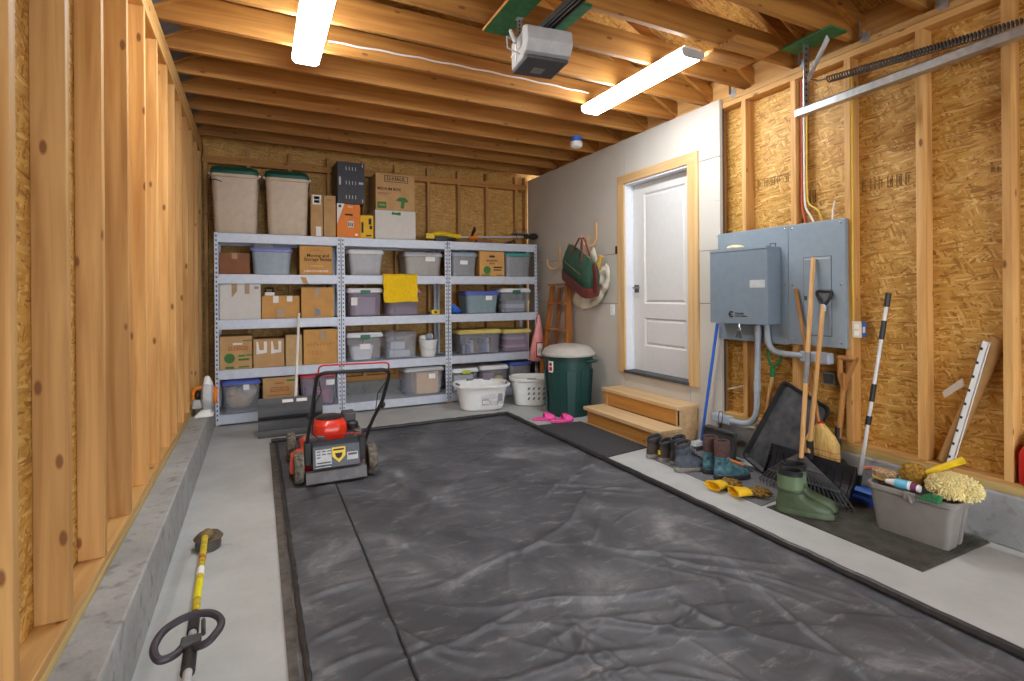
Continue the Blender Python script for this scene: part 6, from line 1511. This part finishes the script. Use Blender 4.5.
for q in range(500):
    a = rnd.uniform(0, 2 * PI); b2 = rnd.uniform(-1.3, 1.3); d_ = Vector((math.cos(b2) * math.cos(a) * .055, math.cos(b2) * math.sin(a) * .062, math.sin(b2) * .056)); p = Vector((3.222, 1.615, .322)) + d_; e = p + d_ * .14
    v.tube([tuple(p * 1.0), tuple(e)], [.003, .0015], 4)
v.build('bristles', plain('bristle_brown', '8f6a20', .95, 0, .3, 60), t)
t = thing('scrub_brush', (3.15, 1.74, .24), 'tan scrubbing brush with a yellow back in the far end of the bucket', 'brush')
MB().loft([ell(3.18, 1.735, .035, .065, .266, 18), ell(3.18, 1.735, .037, .067, .280, 18)]).build('back', plain('brush_straw', 'd8c46a', .6, 0, .04), t, smooth=True)
v = MB().loft([ell(3.18, 1.735, .034, .062, .280, 18), ell(3.18, 1.738, .04, .066, .31, 18), ell(3.18, 1.738, .03, .055, .322, 18)])
v.build('bristles', plain('bristle_tan', 'a98c6a', .95, 0, .3, 70, .8, 120), t, smooth=True)
t = MB().tube([(3.215, 1.87, .285), (3.23, 1.84, .293), (3.24, 1.815, .296)], .011, 10).build('red_tool_handle', plain('coral', 'c9705c', .5, 0, .04), smooth=True); tag(t, 'coral tool handle end at the far rim of the bucket', 'tool')
t = thing('soap_bottle', (3.12, 1.58, .24), 'blue and white soap bottle lying at the front rim of the bucket', 'bottle')
MB().tube([(3.125, 1.70, .278), (3.125, 1.64, .283), (3.125, 1.57, .287), (3.125, 1.535, .287)], [.012, .025, .027, .018], 14).build('bottle', M['white'], t, smooth=True)
MB().tube([(3.1245, 1.645, .283), (3.1245, 1.585, .2865)], .0272, 14).build('label', plain('label_sky', '5fb2d4', .4, 0, .05), t, smooth=True); MB().tube([(3.1245, 1.57, .287), (3.1245, 1.545, .287)], [.0275, .024], 14).build('cap', plain('cap_plum', '6a2f55', .4, 0, .05), t, smooth=True)
t = thing('wash_mitt', (3.22, 1.45, .25), 'cream noodle wash mitt heaped on the near end of the bucket', 'wash mitt')
M['mitt'] = plain('mitt_cream', 'e2d49c', .95, 0, .08, 20)
c = Vector((3.225, 1.430, .315)); v = MB().ball(tuple(c), (.10, .110, .060))
for q in range(1500):
    a = rnd.uniform(0, 2 * PI); sb = rnd.uniform(-.55, 1); cb_ = math.sqrt(max(0, 1 - sb * sb)); d_ = Vector((cb_ * math.cos(a) * .10, cb_ * math.sin(a) * .110, sb * .060)); p = c + d_ * .97
    nn = Vector((d_.x / .01, d_.y / .0121, d_.z / .0036)).normalized(); e = p + nn * rnd.uniform(.008, .016) + Vector((rnd.uniform(-.006, .006), rnd.uniform(-.006, .006), rnd.uniform(-.008, .002)))
    v.tube([tuple(p), tuple(p.lerp(e, .6)), tuple(e)], [.0036, .0040, .0028], 5)
v.build('noodle_pile', M['mitt'], t, smooth=True)
t = thing('sponge', (3.10, 1.47, .25), 'dark green scouring pad on the front rim under the cream mitt', 'sponge')
MB().prism([(-.055, -.012), (.05, -.012), (.055, .03), (-.0, .028)], 0, .03, frame((3.09, 1.472, .262), (0, -1, .05), (.25, 0, 1))).build('pad', plain('scour_green', '2c6b41', .95, 0, .2, 80), t, bevel=.004)

# ------------------------------------------------------------------ things in the stud bays on the right
t = thing('mailing_tube', (3.555, 1.53, ZP), 'brown cardboard tube leaning in the stud bay beside the white slotted rail', 'tube')
MB().tube([(3.562, 1.625, ZP + .012), (3.565, 1.372, 1.075)], .034, 18).build('tube', plain('kraft', 'a9814f', .8, 0, .05), t, smooth=True)
t = thing('slotted_rail', (3.52, 1.5, ZP), 'white slotted shelf rail leaning in the stud bay in front of the cardboard tube', 'rail')
a, b = Vector((3.508, 1.578, ZP + .010)), Vector((3.508, 1.408, 1.055)); dirv = (b - a).normalized(); xd = Vector((0, -1, 0)); xd = (xd - dirv * xd.dot(dirv)).normalized(); A = frame(tuple(a), tuple(xd), tuple(dirv)); Lr = (b - a).length
v = MB().box(-.016, 0, 0, .016, Lr, .003, A).box(-.016, 0, -.016, -.013, Lr, .003, A).box(.013, 0, -.016, .016, Lr, .003, A)
for q in range(9): v.box(-.014, .04 + q * .08, .003, -.002, .055 + q * .08, .0036, A, 1)
v.build('rail', [M['white'], M['hole']], t)
t = MB().loft([[(3.512, 1.60, .72), (3.524, 1.60, .72), (3.524, 1.61, .75), (3.512, 1.61, .75)], [(3.515, 1.51, .80), (3.524, 1.51, .80), (3.524, 1.52, .84), (3.515, 1.52, .84)]]).build('plastic_sleeve', clear('sleeve_clear', 'e6e2da', .35, .15)); tag(t, 'crumpled clear plastic sleeve tucked behind the white slotted rail', 'plastic')
t = thing('gas_can', (3.54, 1.22, ZP), 'red plastic fuel can with yellow cap on the sill at the right edge', 'fuel can')
z0 = ZP + .001
MB().loft([rr(3.535, 1.18, .055, .085, .03, z0), rr(3.535, 1.18, .062, .095, .035, z0 + .015), rr(3.535, 1.18, .062, .095, .035, z0 + .16), rr(3.535, 1.18, .05, .075, .03, z0 + .205)]).build('can', M['redplastic'], t, smooth=True)
MB().lathe([(.03, 0), (.032, .012), (.026, .02)], 16, Matrix.Translation((3.535, 1.225, z0 + .2))).build('collar', M['black'], t, smooth=True); MB().lathe([(.022, 0), (.026, .004), (.026, .026), (.016, .032)], 16, Matrix.Translation((3.535, 1.225, z0 + .22))).build('cap', M['yellow'], t, smooth=True)
MB().tube(fillet([(3.535, 1.10, z0 + .19), (3.535, 1.10, z0 + .25), (3.535, 1.17, z0 + .25), (3.535, 1.18, z0 + .2)], .02, 3), .012, 8).build('handle', M['redplastic'], t, smooth=True)
